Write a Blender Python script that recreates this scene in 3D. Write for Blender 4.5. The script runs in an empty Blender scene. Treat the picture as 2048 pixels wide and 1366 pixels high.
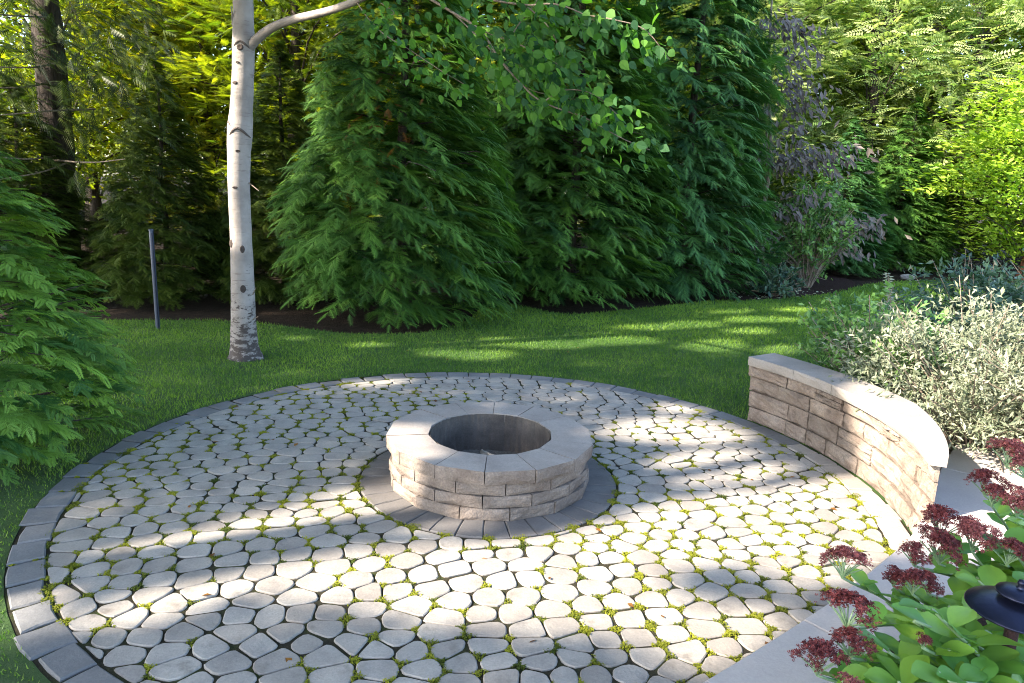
import bpy, bmesh, math
import numpy as np
from mathutils import Vector, Matrix, Euler

# ------------------------------------------------------------------ camera, sky, sun, exposure
scene = bpy.context.scene
col = scene.collection
H_CAM, PITCH, ROLL, FOC = 1.9307, 0.215766, 0.0414865, 1420.06      # metres, radians, pixels of a 2048 px wide frame
cam_d = bpy.data.cameras.new('camera'); cam = bpy.data.objects.new('camera', cam_d); col.objects.link(cam)
cam_d.sensor_width = 36.0; cam_d.lens = FOC / 2048 * 36.0; cam_d.clip_start = 0.05; cam_d.clip_end = 2000
cam.matrix_world = Matrix.Translation((0, 0, H_CAM)) @ Matrix.Rotation(math.pi / 2 - PITCH, 4, 'X') @ Matrix.Rotation(ROLL, 4, 'Z')
scene.camera = cam

SUN_AZ, SUN_EL = math.radians(206), math.radians(34)                # azimuth counted from +X
sun_vec = Vector((math.cos(SUN_AZ) * math.cos(SUN_EL), math.sin(SUN_AZ) * math.cos(SUN_EL), math.sin(SUN_EL)))
world = bpy.data.worlds.new('World'); scene.world = world; world.use_nodes = True
wn = world.node_tree.nodes; wl = world.node_tree.links
sky = wn.new('ShaderNodeTexSky'); sky.sky_type = 'NISHITA'; sky.sun_disc = False
sky.sun_elevation = SUN_EL; sky.sun_rotation = math.atan2(sun_vec.x, sun_vec.y)
sky.air_density = 1.0; sky.dust_density = 1.2; sky.ozone_density = 1.0
wl.new(sky.outputs[0], wn['Background'].inputs[0]); wn['Background'].inputs[1].default_value = 0.15
sun_d = bpy.data.lights.new('sun', 'SUN'); sun = bpy.data.objects.new('sun', sun_d); col.objects.link(sun)
sun_d.energy = 4.2; sun_d.angle = math.radians(0.8); sun_d.color = (1.0, 0.87, 0.70)
sun.rotation_euler = sun_vec.to_track_quat('Z', 'Y').to_euler()
scene.view_settings.view_transform = 'Standard'; scene.view_settings.look = 'None'
scene.view_settings.exposure = 2.45; scene.view_settings.gamma = 1.0
scene.cycles.use_denoising = True; scene.cycles.denoiser = 'OPENIMAGEDENOISE'; scene.cycles.denoising_prefilter = 'NONE'; scene.cycles.denoising_input_passes = 'RGB_ALBEDO_NORMAL'; scene.cycles.pixel_filter_type = 'BLACKMAN_HARRIS'; scene.cycles.filter_width = 1.0
scene.cycles.use_adaptive_sampling = True; scene.cycles.adaptive_threshold = 0.01; scene.cycles.max_bounces = 4; scene.cycles.diffuse_bounces = 2; scene.cycles.glossy_bounces = 2
scene.cycles.transmission_bounces = 4; scene.cycles.transparent_max_bounces = 4
scene.cycles.caustics_reflective = False; scene.cycles.caustics_refractive = False

# ------------------------------------------------------------------ measuring helpers (photograph pixels -> metres)
def ray(px, py):
    X, Y = px - 1024.0, py - 683.0
    c, s = math.cos(ROLL), math.sin(ROLL)
    X, Y = c * X + s * Y, -s * X + c * Y
    dx, du = X / FOC, -Y / FOC
    return np.array([dx, math.cos(PITCH) + du * math.sin(PITCH), -math.sin(PITCH) + du * math.cos(PITCH)])
def G(px, py, z=0.0):
    d = ray(px, py); t = (z - H_CAM) / d[2]
    return np.array([d[0] * t, d[1] * t, z])
def PY(px, py, y):
    d = ray(px, py); t = y / d[1]
    return np.array([d[0] * t, y, H_CAM + d[2] * t])
def project(P):
    P = np.atleast_2d(P); x, y, z = P[:, 0], P[:, 1], P[:, 2] - H_CAM
    d = y * math.cos(PITCH) - z * math.sin(PITCH); u = y * math.sin(PITCH) + z * math.cos(PITCH)
    d = np.where(d < 0.05, 0.05, d)
    X, Y = FOC * x / d, -FOC * u / d
    c, s = math.cos(ROLL), math.sin(ROLL)
    return np.stack([1024 + c * X - s * Y, 683 + s * X + c * Y, d], 1)
def inpoly(pts, poly):
    x, y = pts[:, 0], pts[:, 1]; poly = np.asarray(poly)[:, :2]; r = np.zeros(len(x), bool)
    j = len(poly) - 1
    for i in range(len(poly)):
        xi, yi = poly[i]; xj, yj = poly[j]
        if yi != yj:
            r ^= ((yi > y) != (yj > y)) & (x < (xj - xi) * (y - yi) / (yj - yi) + xi)
        j = i
    return r
def vnoise(P, f, seed=0):
    P = np.asarray(P, float) * f; a = 0
    rs = np.random.default_rng(seed)
    for k in range(5):
        w = rs.normal(0, 1, (P.shape[1], 3)); ph = rs.uniform(0, 6.28, 3)
        a = a + np.prod(np.sin(P @ w + ph), axis=1)
    return a * 0.7
rng = np.random.default_rng(7)

# ------------------------------------------------------------------ object helpers
def tag(o, label=None, cat=None, group=None, kind=None):
    if label: o['label'] = label
    if cat: o['category'] = cat
    if group: o['group'] = group
    if kind: o['kind'] = kind
    return o
def empty(name, loc=(0, 0, 0), rz=0.0, label=None, cat=None, group=None):
    o = bpy.data.objects.new(name, None); col.objects.link(o)
    o.location = loc; o.rotation_euler = (0, 0, rz); o.empty_display_size = 0.1
    return tag(o, label, cat, group)
def link(name, me, mat=None, parent=None, loc=None):
    o = bpy.data.objects.new(name, me); col.objects.link(o)
    if mat is not None and len(me.materials) == 0: me.materials.append(mat)
    if parent: o.parent = parent
    if loc is not None: o.location = loc
    return o
def mesh(name, verts, faces, smooth=False):
    me = bpy.data.meshes.new(name); me.from_pydata([tuple(map(float, v)) for v in verts], [], [tuple(map(int, f)) for f in faces])
    if smooth: me.polygons.foreach_set('use_smooth', [True] * len(me.polygons))
    me.update(); return me
def soup_mesh(name, tris, tint=None):
    """tris (N,3,3) loose triangles, tint (N,) a value per triangle"""
    n = len(tris); me = bpy.data.meshes.new(name)
    me.vertices.add(n * 3); me.vertices.foreach_set('co', np.ascontiguousarray(tris, np.float32).ravel())
    me.loops.add(n * 3); me.loops.foreach_set('vertex_index', np.arange(n * 3, dtype=np.int32))
    me.polygons.add(n); me.polygons.foreach_set('loop_start', np.arange(0, n * 3, 3, dtype=np.int32))
    me.polygons.foreach_set('loop_total', np.full(n, 3, np.int32))
    if tint is not None:
        a = me.attributes.new('tint', 'FLOAT', 'POINT'); a.data.foreach_set('value', np.repeat(np.asarray(tint, np.float32), 3))
    me.update(); me.validate(); return me
def unit(v): return v / np.maximum(np.linalg.norm(v, axis=-1, keepdims=True), 1e-9)
def frames(x, up):
    x = unit(x); z = unit(up - (up * x).sum(-1, keepdims=True) * x); y = np.cross(z, x)
    return np.stack([x, y, z], 1)                     # rows are axes: world = local @ R
def soup(templ, R, scale, t, tint):
    """place template triangles (T,3,3) at N frames"""
    V = np.einsum('tki,nij->ntkj', templ, R * scale[:, None, None]) + t[:, None, None, :]
    return V.reshape(-1, 3, 3), np.repeat(tint, len(templ))
def tube(pts, radii, sides=10, cap=True, rough=0.0, seed=0):
    pts = np.asarray(pts, float); n = len(pts); V = []; F = []
    rs = np.random.default_rng(seed)
    tan = np.gradient(pts, axis=0); tan = unit(tan)
    ref = np.array([0.0, 0, 1]) if abs(tan[0][2]) < 0.9 else np.array([1.0, 0, 0])
    for i in range(n):
        a = unit(np.cross(ref, tan[i])); b = np.cross(tan[i], a)
        for k in range(sides):
            th = 2 * math.pi * k / sides
            r = radii[i] * (1 + rough * rs.normal())
            V.append(pts[i] + r * (math.cos(th) * a + math.sin(th) * b))
    for i in range(n - 1):
        for k in range(sides):
            k2 = (k + 1) % sides
            F.append((i * sides + k, i * sides + k2, (i + 1) * sides + k2, (i + 1) * sides + k))
    if cap:
        F.append(tuple(range(sides))[::-1]); F.append(tuple((n - 1) * sides + k for k in range(sides)))
    return V, F
def join(parts):
    V = []; F = []
    for v, f in parts:
        o = len(V); V += list(v); F += [tuple(i + o for i in q) for q in f]
    return V, F
def bez(pts, n):
    """smooth curve through points (Catmull-Rom)"""
    pts = np.asarray(pts, float); P = np.vstack([2 * pts[0] - pts[1], pts, 2 * pts[-1] - pts[-2]]); out = []
    m = len(pts) - 1
    for u in np.linspace(0, m - 1e-6, n):
        i = int(u); t = u - i; p0, p1, p2, p3 = P[i:i + 4]
        out.append(0.5 * (2 * p1 + (p2 - p0) * t + (2 * p0 - 5 * p1 + 4 * p2 - p3) * t * t + (3 * p1 - p0 - 3 * p2 + p3) * t ** 3))
    return np.array(out)

# ------------------------------------------------------------------ materials
class NT:
    def __init__(s, name):
        s.m = bpy.data.materials.new(name); s.m.use_nodes = True; s.t = s.m.node_tree; s.n = s.t.nodes
        s.p = s.n['Principled BSDF']; s.out = s.n['Material Output']
    def new(s, ty, **kw):
        n = s.n.new(ty)
        for k, v in kw.items():
            if k in n.inputs: n.inputs[k].default_value = v
            else: setattr(n, k, v)
        return n
    def l(s, a, b): s.t.links.new(a, b)
    def coord(s, kind='Object'): return s.new('ShaderNodeTexCoord').outputs[kind]
    def geo(s): return s.new('ShaderNodeNewGeometry').outputs['Position']
    def noise(s, vec, scale, detail=4, rough=0.55):
        n = s.new('ShaderNodeTexNoise', Scale=scale, Detail=detail, Roughness=rough); s.l(vec, n.inputs['Vector']); return n.outputs[0]
    def ramp(s, fac, stops):
        r = s.new('ShaderNodeValToRGB'); e = r.color_ramp.elements
        while len(e) < len(stops): e.new(0.5)
        for k, (p, c) in enumerate(stops):
            e[k].position = p; e[k].color = (*c, 1) if len(c) == 3 else c
        s.l(fac, r.inputs[0]); return r.outputs[0]
    def mix(s, fac, a, b, mode='MIX'):
        n = s.new('ShaderNodeMix', data_type='RGBA', blend_type=mode)
        for i, v in ((0, fac), (6, a), (7, b)):
            if hasattr(v, 'is_linked'): s.l(v, n.inputs[i])
            else: n.inputs[i].default_value = (*v, 1) if isinstance(v, tuple) and len(v) == 3 else v
        return n.outputs[2]
    def math(s, op, a, b=0.0):
        n = s.new('ShaderNodeMath', operation=op)
        for i, v in ((0, a), (1, b)):
            if hasattr(v, 'is_linked'): s.l(v, n.inputs[i])
            else: n.inputs[i].default_value = v
        return n.outputs[0]
    def bump(s, h, strength, dist=0.01):
        b = s.new('ShaderNodeBump', Strength=strength, Distance=dist); s.l(h, b.inputs['Height']); s.l(b.outputs[0], s.p.inputs['Normal']); return b
    def rand(s): return s.new('ShaderNodeObjectInfo').outputs['Random']
def lin(r, g, b): return tuple(((c / 255 + 0.055) / 1.055) ** 2.4 if c > 10 else c / 255 / 12.92 for c in (r, g, b))

def leaf_mat(name, dark, light, transl=0.35, tcol=None, rough=0.5, rnd=0.0):
    m = NT(name)
    a = m.new('ShaderNodeAttribute', attribute_name='tint')
    c = m.mix(a.outputs['Fac'], dark, light)
    if rnd:
        c = m.mix(m.math('MULTIPLY', m.rand(), rnd), c, tuple(min(1, x * 1.9 + 0.01) for x in dark))
    m.l(c, m.p.inputs['Base Color']); m.p.inputs['Roughness'].default_value = rough
    m.p.inputs['Specular IOR Level'].default_value = 0.35
    t = m.new('ShaderNodeBsdfTranslucent')
    tc = m.mix(1.0, c, tcol or (1.6, 1.9, 0.7), 'MULTIPLY'); m.l(tc, t.inputs['Color'])
    mx = m.new('ShaderNodeMixShader'); mx.inputs[0].default_value = transl
    m.l(m.p.outputs[0], mx.inputs[1]); m.l(t.outputs[0], mx.inputs[2]); m.l(mx.outputs[0], m.out.inputs['Surface'])
    return m.m
def stone_mat(name, stops, scale=3.0, bump=0.4, speck=0.25, rnd=0.25, rough=0.85, dirt=None):
    m = NT(name); co = m.geo()
    c = m.ramp(m.noise(co, scale, 6, 0.6), stops)
    fine = m.noise(co, 90, 4, 0.7)
    c = m.mix(speck, c, m.ramp(fine, [(0.35, (0.08, 0.07, 0.065)), (0.6, (0.5, 0.47, 0.44)), (0.75, (0.75, 0.72, 0.68))]), 'OVERLAY')
    r = m.rand()
    c = m.mix(m.math('MULTIPLY', r, rnd), c, (0.10, 0.085, 0.075))
    if dirt:
        c = m.mix(m.ramp(m.noise(co, dirt[0], 5, 0.65), [(dirt[1], (0, 0, 0)), (dirt[1] + 0.18, (1, 1, 1))]), c, dirt[2])
    m.l(c, m.p.inputs['Base Color']); m.p.inputs['Roughness'].default_value = rough
    m.p.inputs['Specular IOR Level'].default_value = 0.3
    h = m.math('ADD', m.math('MULTIPLY', fine, 0.4), m.noise(co, 22, 5, 0.6))
    m.bump(h, bump, 0.012); return m.m
M = {}
M['paver'] = stone_mat('concrete_paver', [(0.3, (0.25, 0.235, 0.225)), (0.55, (0.35, 0.33, 0.305)), (0.75, (0.42, 0.395, 0.36))], 4.2, 0.35, 0.2, 0.36, 0.8, (7.0, 0.58, (0.15, 0.135, 0.12)))
M['border'] = stone_mat('border_paver_stone', [(0.3, (0.125, 0.13, 0.14)), (0.6, (0.185, 0.19, 0.20)), (0.8, (0.25, 0.245, 0.24))], 3.0, 0.3, 0.2, 0.2, 0.75)
M['ring'] = stone_mat('ring_paver_stone', [(0.3, (0.11, 0.105, 0.11)), (0.6, (0.16, 0.155, 0.155)), (0.8, (0.22, 0.21, 0.205))], 3.0, 0.25, 0.2, 0.25, 0.8)  # darkened tone carries the contact shadow round the pit
M['edge_tan'] = stone_mat('tan_edge_stone', [(0.3, (0.30, 0.27, 0.25)), (0.6, (0.38, 0.35, 0.32)), (0.8, (0.44, 0.41, 0.37))], 2.0, 0.2, 0.2, 0.2, 0.8)
M['cap'] = stone_mat('pit_cap_stone', [(0.3, (0.26, 0.235, 0.225)), (0.6, (0.34, 0.315, 0.30)), (0.8, (0.40, 0.37, 0.35))], 4.0, 0.18, 0.2, 0.14, 0.8)
M['block'] = stone_mat('pit_block_stone', [(0.28, (0.15, 0.12, 0.105)), (0.5, (0.245, 0.205, 0.18)), (0.75, (0.35, 0.305, 0.275))], 6.0, 1.0, 0.4, 0.22, 0.92)
M['wallstone'] = stone_mat('wall_stone', [(0.25, (0.16, 0.12, 0.10)), (0.5, (0.29, 0.235, 0.20)), (0.75, (0.41, 0.35, 0.305))], 5.0, 1.0, 0.4, 0.45, 0.92)
M['coping'] = stone_mat('wall_coping_stone', [(0.3, (0.27, 0.245, 0.225)), (0.6, (0.35, 0.32, 0.30)), (0.8, (0.40, 0.37, 0.345))], 2.5, 0.2, 0.2, 0.1, 0.85)
M['slab'] = stone_mat('terrace_slab_stone', [(0.3, (0.38, 0.345, 0.335)), (0.6, (0.44, 0.40, 0.385)), (0.8, (0.48, 0.44, 0.42))], 1.5, 0.12, 0.12, 0.06, 0.85)
M['char'] = stone_mat('sooted_stone', [(0.3, (0.05, 0.045, 0.045)), (0.55, (0.10, 0.09, 0.085)), (0.8, (0.17, 0.145, 0.13))], 5.0, 0.6, 0.3, 0.1, 0.95)
M['ash'] = stone_mat('ash_floor', [(0.3, (0.10, 0.10, 0.10)), (0.6, (0.17, 0.165, 0.16)), (0.8, (0.24, 0.23, 0.22))], 8.0, 0.8, 0.5, 0.1, 0.95)
def soil(name, a, b, c, scale=14, bump=0.8):
    m = NT(name); co = m.geo()
    m.l(m.ramp(m.noise(co, scale, 8, 0.7), [(0.3, a), (0.5, b), (0.72, c)]), m.p.inputs['Base Color'])
    m.p.inputs['Roughness'].default_value = 0.95; m.p.inputs['Specular IOR Level'].default_value = 0.15
    m.bump(m.noise(co, scale * 3, 6, 0.7), bump, 0.03); return m.m
M['soil'] = soil('woodland_soil', (0.01, 0.007, 0.005), (0.022, 0.015, 0.011), (0.05, 0.033, 0.022))
M['mulch'] = soil('bark_mulch', (0.012, 0.007, 0.008), (0.03, 0.016, 0.015), (0.075, 0.04, 0.035), 30, 1.0)
M['joint'] = soil('joint_sand_and_moss', (0.02, 0.018, 0.015), (0.035, 0.032, 0.02), (0.035, 0.055, 0.012), 7, 0.8)
m = NT('turf_base'); co = m.geo()
m.l(m.ramp(m.noise(co, 1.3, 6, 0.6), [(0.3, (0.03, 0.085, 0.012)), (0.55, (0.05, 0.125, 0.016)), (0.75, (0.085, 0.165, 0.02))]), m.p.inputs['Base Color'])
m.p.inputs['Roughness'].default_value = 0.9; m.bump(m.noise(co, 60, 6, 0.8), 1.0, 0.05); M['turf'] = m.m
M['grass'] = leaf_mat('grass_blade', (0.045, 0.12, 0.018), (0.22, 0.34, 0.045), 0.35, rough=0.6)
M['moss'] = leaf_mat('moss', (0.045, 0.07, 0.008), (0.28, 0.29, 0.02), 0.2, rough=0.9)
M['cedar'] = leaf_mat('cedar_frond', (0.014, 0.06, 0.012), (0.14, 0.30, 0.045), 0.22, rough=0.65)
M['cedar_blue'] = leaf_mat('cedar_frond_bluish', (0.014, 0.062, 0.020), (0.12, 0.29, 0.075), 0.2, rough=0.65)
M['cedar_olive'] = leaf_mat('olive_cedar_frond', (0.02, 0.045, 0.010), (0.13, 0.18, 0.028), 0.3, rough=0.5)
M['cedar_near'] = leaf_mat('near_cedar_frond', (0.045, 0.13, 0.035), (0.25, 0.42, 0.07), 0.3, rough=0.45)
M['forest'] = leaf_mat('forest_leaf', (0.06, 0.12, 0.012), (0.26, 0.33, 0.025), 0.5, (1.9, 1.8, 0.5))
M['gold'] = leaf_mat('golden_forest_leaf', (0.10, 0.16, 0.012), (0.36, 0.38, 0.03), 0.5, (1.7, 1.5, 0.4))
M['pale'] = leaf_mat('pale_forest_leaf', (0.09, 0.17, 0.045), (0.46, 0.52, 0.22), 0.4, (1.5, 1.6, 0.8))
M['lime'] = leaf_mat('lime_leaf', (0.11, 0.23, 0.02), (0.38, 0.52, 0.07), 0.4, (1.5, 1.5, 0.5))
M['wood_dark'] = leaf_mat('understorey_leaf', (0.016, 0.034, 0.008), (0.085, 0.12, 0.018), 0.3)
M['purple'] = leaf_mat('smoky_purple_leaf', (0.06, 0.05, 0.045), (0.19, 0.165, 0.145), 0.25, (1.2, 1.0, 1.0), 0.4)
M['shrub'] = leaf_mat('shrub_leaf', (0.06, 0.14, 0.05), (0.25, 0.42, 0.13), 0.3, rough=0.4)
M['shrub_dark'] = leaf_mat('dark_shrub_leaf', (0.025, 0.06, 0.045), (0.12, 0.20, 0.14), 0.25, rough=0.35)
M['silver'] = leaf_mat('silvery_shrub_leaf', (0.11, 0.145, 0.085), (0.38, 0.40, 0.29), 0.3, (1.1, 1.1, 0.8), 0.5)
M['aspen'] = leaf_mat('birch_leaf', (0.022, 0.08, 0.04), (0.10, 0.24, 0.03), 0.45, (1.5, 1.7, 0.5), 0.75)
M['shade_leaf'] = leaf_mat('tall_tree_leaf', (0.05, 0.11, 0.02), (0.11, 0.20, 0.03), 0.3)
M['yellow'] = leaf_mat('yellowed_leaf', (0.5, 0.38, 0.02), (0.6, 0.5, 0.03), 0.3, (1.2, 1.1, 0.5))
M['rust'] = leaf_mat('rusty_cedar_frond', (0.10, 0.045, 0.012), (0.26, 0.12, 0.02), 0.3, (1.3, 1.0, 0.6))
def bark(name, a, b, scale=(8, 8, 1.2), bump=1.0):
    m = NT(name); mp = m.new('ShaderNodeMapping'); mp.inputs['Scale'].default_value = scale; m.l(m.geo(), mp.inputs[0])
    n = m.noise(mp.outputs[0], 3, 8, 0.7)
    m.l(m.ramp(n, [(0.35, a), (0.65, b)]), m.p.inputs['Base Color']); m.p.inputs['Roughness'].default_value = 0.95
    m.bump(n, bump, 0.04); return m.m
M['bark'] = bark('forest_bark', (0.02, 0.016, 0.014), (0.075, 0.058, 0.05))
M['bark_pale'] = bark('pale_twig_bark', (0.16, 0.12, 0.09), (0.34, 0.28, 0.22))
M['bark_red'] = bark('reddish_bark', (0.10, 0.03, 0.02), (0.26, 0.10, 0.06))
# birch bark: chalky white, thin dark lenticels, dark rough plates low on the trunk
m = NT('birch_bark'); co = m.geo(); sep = m.new('ShaderNodeSeparateXYZ'); m.l(co, sep.inputs[0])
mp = m.new('ShaderNodeMapping'); mp.inputs['Scale'].default_value = (5, 5, 46); m.l(co, mp.inputs[0])
lent = m.noise(mp.outputs[0], 1.0, 5, 0.6)
base = m.ramp(m.noise(co, 5, 5, 0.6), [(0.3, (0.215, 0.19, 0.18)), (0.7, (0.35, 0.315, 0.30))])
c = m.mix(m.ramp(lent, [(0.60, (0, 0, 0)), (0.66, (1, 1, 1))]), base, (0.20, 0.165, 0.155))
mp2 = m.new('ShaderNodeMapping'); mp2.inputs['Scale'].default_value = (11, 11, 26); m.l(co, mp2.inputs[0])
low = m.math('SUBTRACT', m.noise(mp2.outputs[0], 1.0, 7, 0.72), m.math('MULTIPLY', sep.outputs[2], 0.21))
low = m.math('ADD', low, 0.12)
c = m.mix(m.ramp(low, [(0.52, (0, 0, 0)), (0.60, (1, 1, 1))]), c, (0.055, 0.042, 0.04))
m.l(c, m.p.inputs['Base Color']); m.p.inputs['Roughness'].default_value = 0.75
m.bump(m.math('ADD', m.math('MULTIPLY', lent, -0.4), m.math('MULTIPLY', low, -0.6)), 0.5, 0.02); M['birch'] = m.m
def plain(name, colr, rough=0.6, metal=0.0, bump=0.0, var=0.2):
    m = NT(name); co = m.geo(); n = m.noise(co, 25, 5, 0.6)
    m.l(m.mix(n, tuple(x * (1 - var) for x in colr), tuple(min(1, x * (1 + var)) for x in colr)), m.p.inputs['Base Color'])
    m.p.inputs['Roughness'].default_value = rough; m.p.inputs['Metallic'].default_value = metal
    if bump: m.bump(m.noise(co, 60, 5, 0.6), bump, 0.01)
    return m.m
M['knot'] = plain('knot_bark', (0.06, 0.045, 0.04), 0.95, 0, 0.8, 0.5)
M['brow'] = plain('brow_bark', (0.10, 0.08, 0.075), 0.95, 0, 0.5, 0.5)
M['post'] = plain('slate_blue_paint', (0.045, 0.06, 0.10), 0.45, 0.1, 0.1)
M['lamp'] = plain('dark_bronze_metal', (0.022, 0.026, 0.055), 0.32, 0.7, 0.1)
M['stake'] = plain('rusty_dark_metal', (0.045, 0.02, 0.022), 0.6, 0.3, 0.8, 0.7)
M['pale_strip'] = plain('pale_ridge_mat', (0.35, 0.33, 0.30), 0.95, 0, 0.6, 0.3)
M['stick'] = plain('dry_cane', (0.42, 0.33, 0.22), 0.8, 0, 0.2, 0.4)
M['rock'] = stone_mat('field_stone', [(0.3, (0.2, 0.2, 0.2)), (0.7, (0.36, 0.35, 0.34))], 4, 0.6)
M['stem'] = plain('sedum_stem', (0.20, 0.30, 0.16), 0.5, 0, 0.1, 0.25)
m = NT('sedum_leaf'); co = m.coord(); r = m.rand()
c = m.mix(r, (0.08, 0.24, 0.035), (0.26, 0.44, 0.05)); c = m.mix(m.math('MULTIPLY', m.noise(co, 30, 4), 0.35), c, (0.10, 0.20, 0.09))
m.l(c, m.p.inputs['Base Color']); m.p.inputs['Roughness'].default_value = 0.42; m.p.inputs['Specular IOR Level'].default_value = 0.4
t = m.new('ShaderNodeBsdfTranslucent'); m.l(m.mix(1.0, c, (1.4, 1.6, 0.6), 'MULTIPLY'), t.inputs[0]); mx = m.new('ShaderNodeMixShader'); mx.inputs[0].default_value = 0.25
m.l(m.p.outputs[0], mx.inputs[1]); m.l(t.outputs[0], mx.inputs[2]); m.l(mx.outputs[0], m.out.inputs['Surface']); M['sedum'] = m.m
m = NT('birch_leaf_single'); r = m.rand()
c = m.mix(r, (0.022, 0.08, 0.04), (0.10, 0.24, 0.03))
m.l(c, m.p.inputs['Base Color']); m.p.inputs['Roughness'].default_value = 0.6; m.p.inputs['Specular IOR Level'].default_value = 0.25
t = m.new('ShaderNodeBsdfTranslucent'); m.l(m.mix(1.0, c, (1.5, 1.9, 0.5), 'MULTIPLY'), t.inputs[0]); mx = m.new('ShaderNodeMixShader'); mx.inputs[0].default_value = 0.45
m.l(m.p.outputs[0], mx.inputs[1]); m.l(t.outputs[0], mx.inputs[2]); m.l(mx.outputs[0], m.out.inputs['Surface']); M['leaf1'] = m.m
M['floret'] = leaf_mat('sedum_floret', (0.065, 0.012, 0.015), (0.24, 0.055, 0.055), 0.1, (1.2, 0.8, 0.8), 0.7, 0.0)
M['floret_pink'] = leaf_mat('sedum_floret_pink', (0.13, 0.03, 0.035), (0.40, 0.13, 0.12), 0.12, (1.2, 0.8, 0.8), 0.7, 0.0)

# ------------------------------------------------------------------ where things lie on the ground
PC = np.array([-0.165, 4.545]); R_PATIO = 2.667                      # patio centre and outer radius
PIT = np.array([-0.119, 4.503]); R_PIT, R_RING = 0.68, 0.855
def patio_pt(ang, r, z=0.0): return np.array([PC[0] + r * math.cos(ang), PC[1] + r * math.sin(ang), z])
TZ = 0.14
edge_px = [(1330, 1410), (1400, 1366), (1530, 1287), (1660, 1203), (1770, 1117), (1822, 1070), (1859, 1003), (1885, 930), (1915, 885)]
TE = bez([G(x, y, TZ)[:2] for x, y in edge_px], 60)                  # terrace edge
terr_poly = np.vstack([TE, [[6.5, TE[-1][1] + 0.3], [6.5, 0.2], [TE[0][0] - 0.35, 0.2]]])

# ------------------------------------------------------------------ the setting: ground, lawn, patio, terrace
g = 220.0
me = mesh('ground', [(-g, -g, -0.03), (g, -g, -0.03), (g, g, -0.03), (-g, g, -0.03)], [(0, 1, 2, 3)])
tag(link('ground', me, M['soil']), kind='structure')
lawn_edge = [(-120, 650), (120, 640), (300, 640), (420, 641), (520, 646), (600, 656), (690, 666), (780, 667), (860, 663), (925, 645), (962, 618), (990, 604),
             (1040, 612), (1120, 627), (1190, 626), (1300, 615), (1400, 604), (1500, 597), (1600, 590), (1690, 578), (1760, 566), (1850, 562), (2000, 566), (2200, 572)]
LE = bez([G(x, y)[:2] for x, y in lawn_edge], 110)
lawn_poly = np.vstack([LE, [[16, 6.0], [7.0, 6.0], [3.4, 6.4], [3.0, 5.2], [3.0, 0.5], [-6.5, 0.5]]])
bm = bmesh.new()
for loop in (lawn_poly, [PC + (R_PATIO + 0.006) * np.array([math.cos(t), math.sin(t)]) for t in np.linspace(0, 2 * math.pi, 97)[:-1]]):
    vs = [bm.verts.new((q[0], q[1], -0.004)) for q in loop]
    for i in range(len(vs)): bm.edges.new((vs[i], vs[(i + 1) % len(vs)]))
bmesh.ops.triangle_fill(bm, use_beauty=True, use_dissolve=False, edges=bm.edges[:])
bmesh.ops.recalc_face_normals(bm, faces=bm.faces[:])
if bm.faces[:] and bm.faces[:][0].normal.z < 0: bmesh.ops.reverse_faces(bm, faces=bm.faces[:])
me = bpy.data.meshes.new('lawn'); bm.to_mesh(me); bm.free()
tag(link('lawn', me, M['turf']), kind='structure')
mb = [G(x, y)[:2] for x, y in [(1430, 600), (1500, 601), (1600, 594), (1695, 580), (1700, 560), (1600, 535), (1450, 560)]]
MBp = bez(mb + [mb[0]], 40)[:-1]
me = mesh('mulch_bed', [(x, y, 0.002 + 0.0 * i) for i, (x, y) in enumerate(MBp)], [tuple(range(len(MBp)))])
tag(link('mulch_bed', me, M['mulch']), kind='structure')

patio = empty('patio', (0, 0, 0)); tag(patio, kind='structure')
V = [(PC[0], PC[1], -0.008)] + [tuple(patio_pt(2 * math.pi * k / 96, R_PATIO + 0.01, -0.008)) for k in range(96)]
V += [tuple(patio_pt(2 * math.pi * k / 96, R_PATIO + 0.01, -0.029)) for k in range(96)]
F = [(0, 1 + k, 1 + (k + 1) % 96) for k in range(96)] + [(1 + k, 97 + k, 97 + (k + 1) % 96, 1 + (k + 1) % 96) for k in range(96)]
o = link('joint_bed', mesh('joint_bed', V, F), M['joint'], patio)
patio_obj = patio
def slab_piece(poly, z0, z1, bev=0.008, tilt=(0, 0), jit=0.0, crown=0.0):
    """a stone with a bevelled top edge from a 2D outline (counter-clockwise)"""
    p = np.asarray(poly, float); n = len(p); c = p.mean(0)
    d = unit(p - c); V = []; F = []
    def zt(q, z): return z + (q[0] - c[0]) * tilt[0] + (q[1] - c[1]) * tilt[1]
    for q in p: V.append((q[0], q[1], z0))
    for q in p: V.append((q[0], q[1], zt(q, z1 - bev)))
    for q, e in zip(p, d):
        w = q - e * bev * 1.3; V.append((w[0], w[1], zt(w, z1)))
    V.append((c[0], c[1], z1 + crown))
    for k in range(n):
        k2 = (k + 1) % n
        F += [(k, k2, n + k2, n + k), (n + k, n + k2, 2 * n + k2, 2 * n + k), (2 * n + k, 2 * n + k2, 3 * n)]
    return V, F
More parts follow.
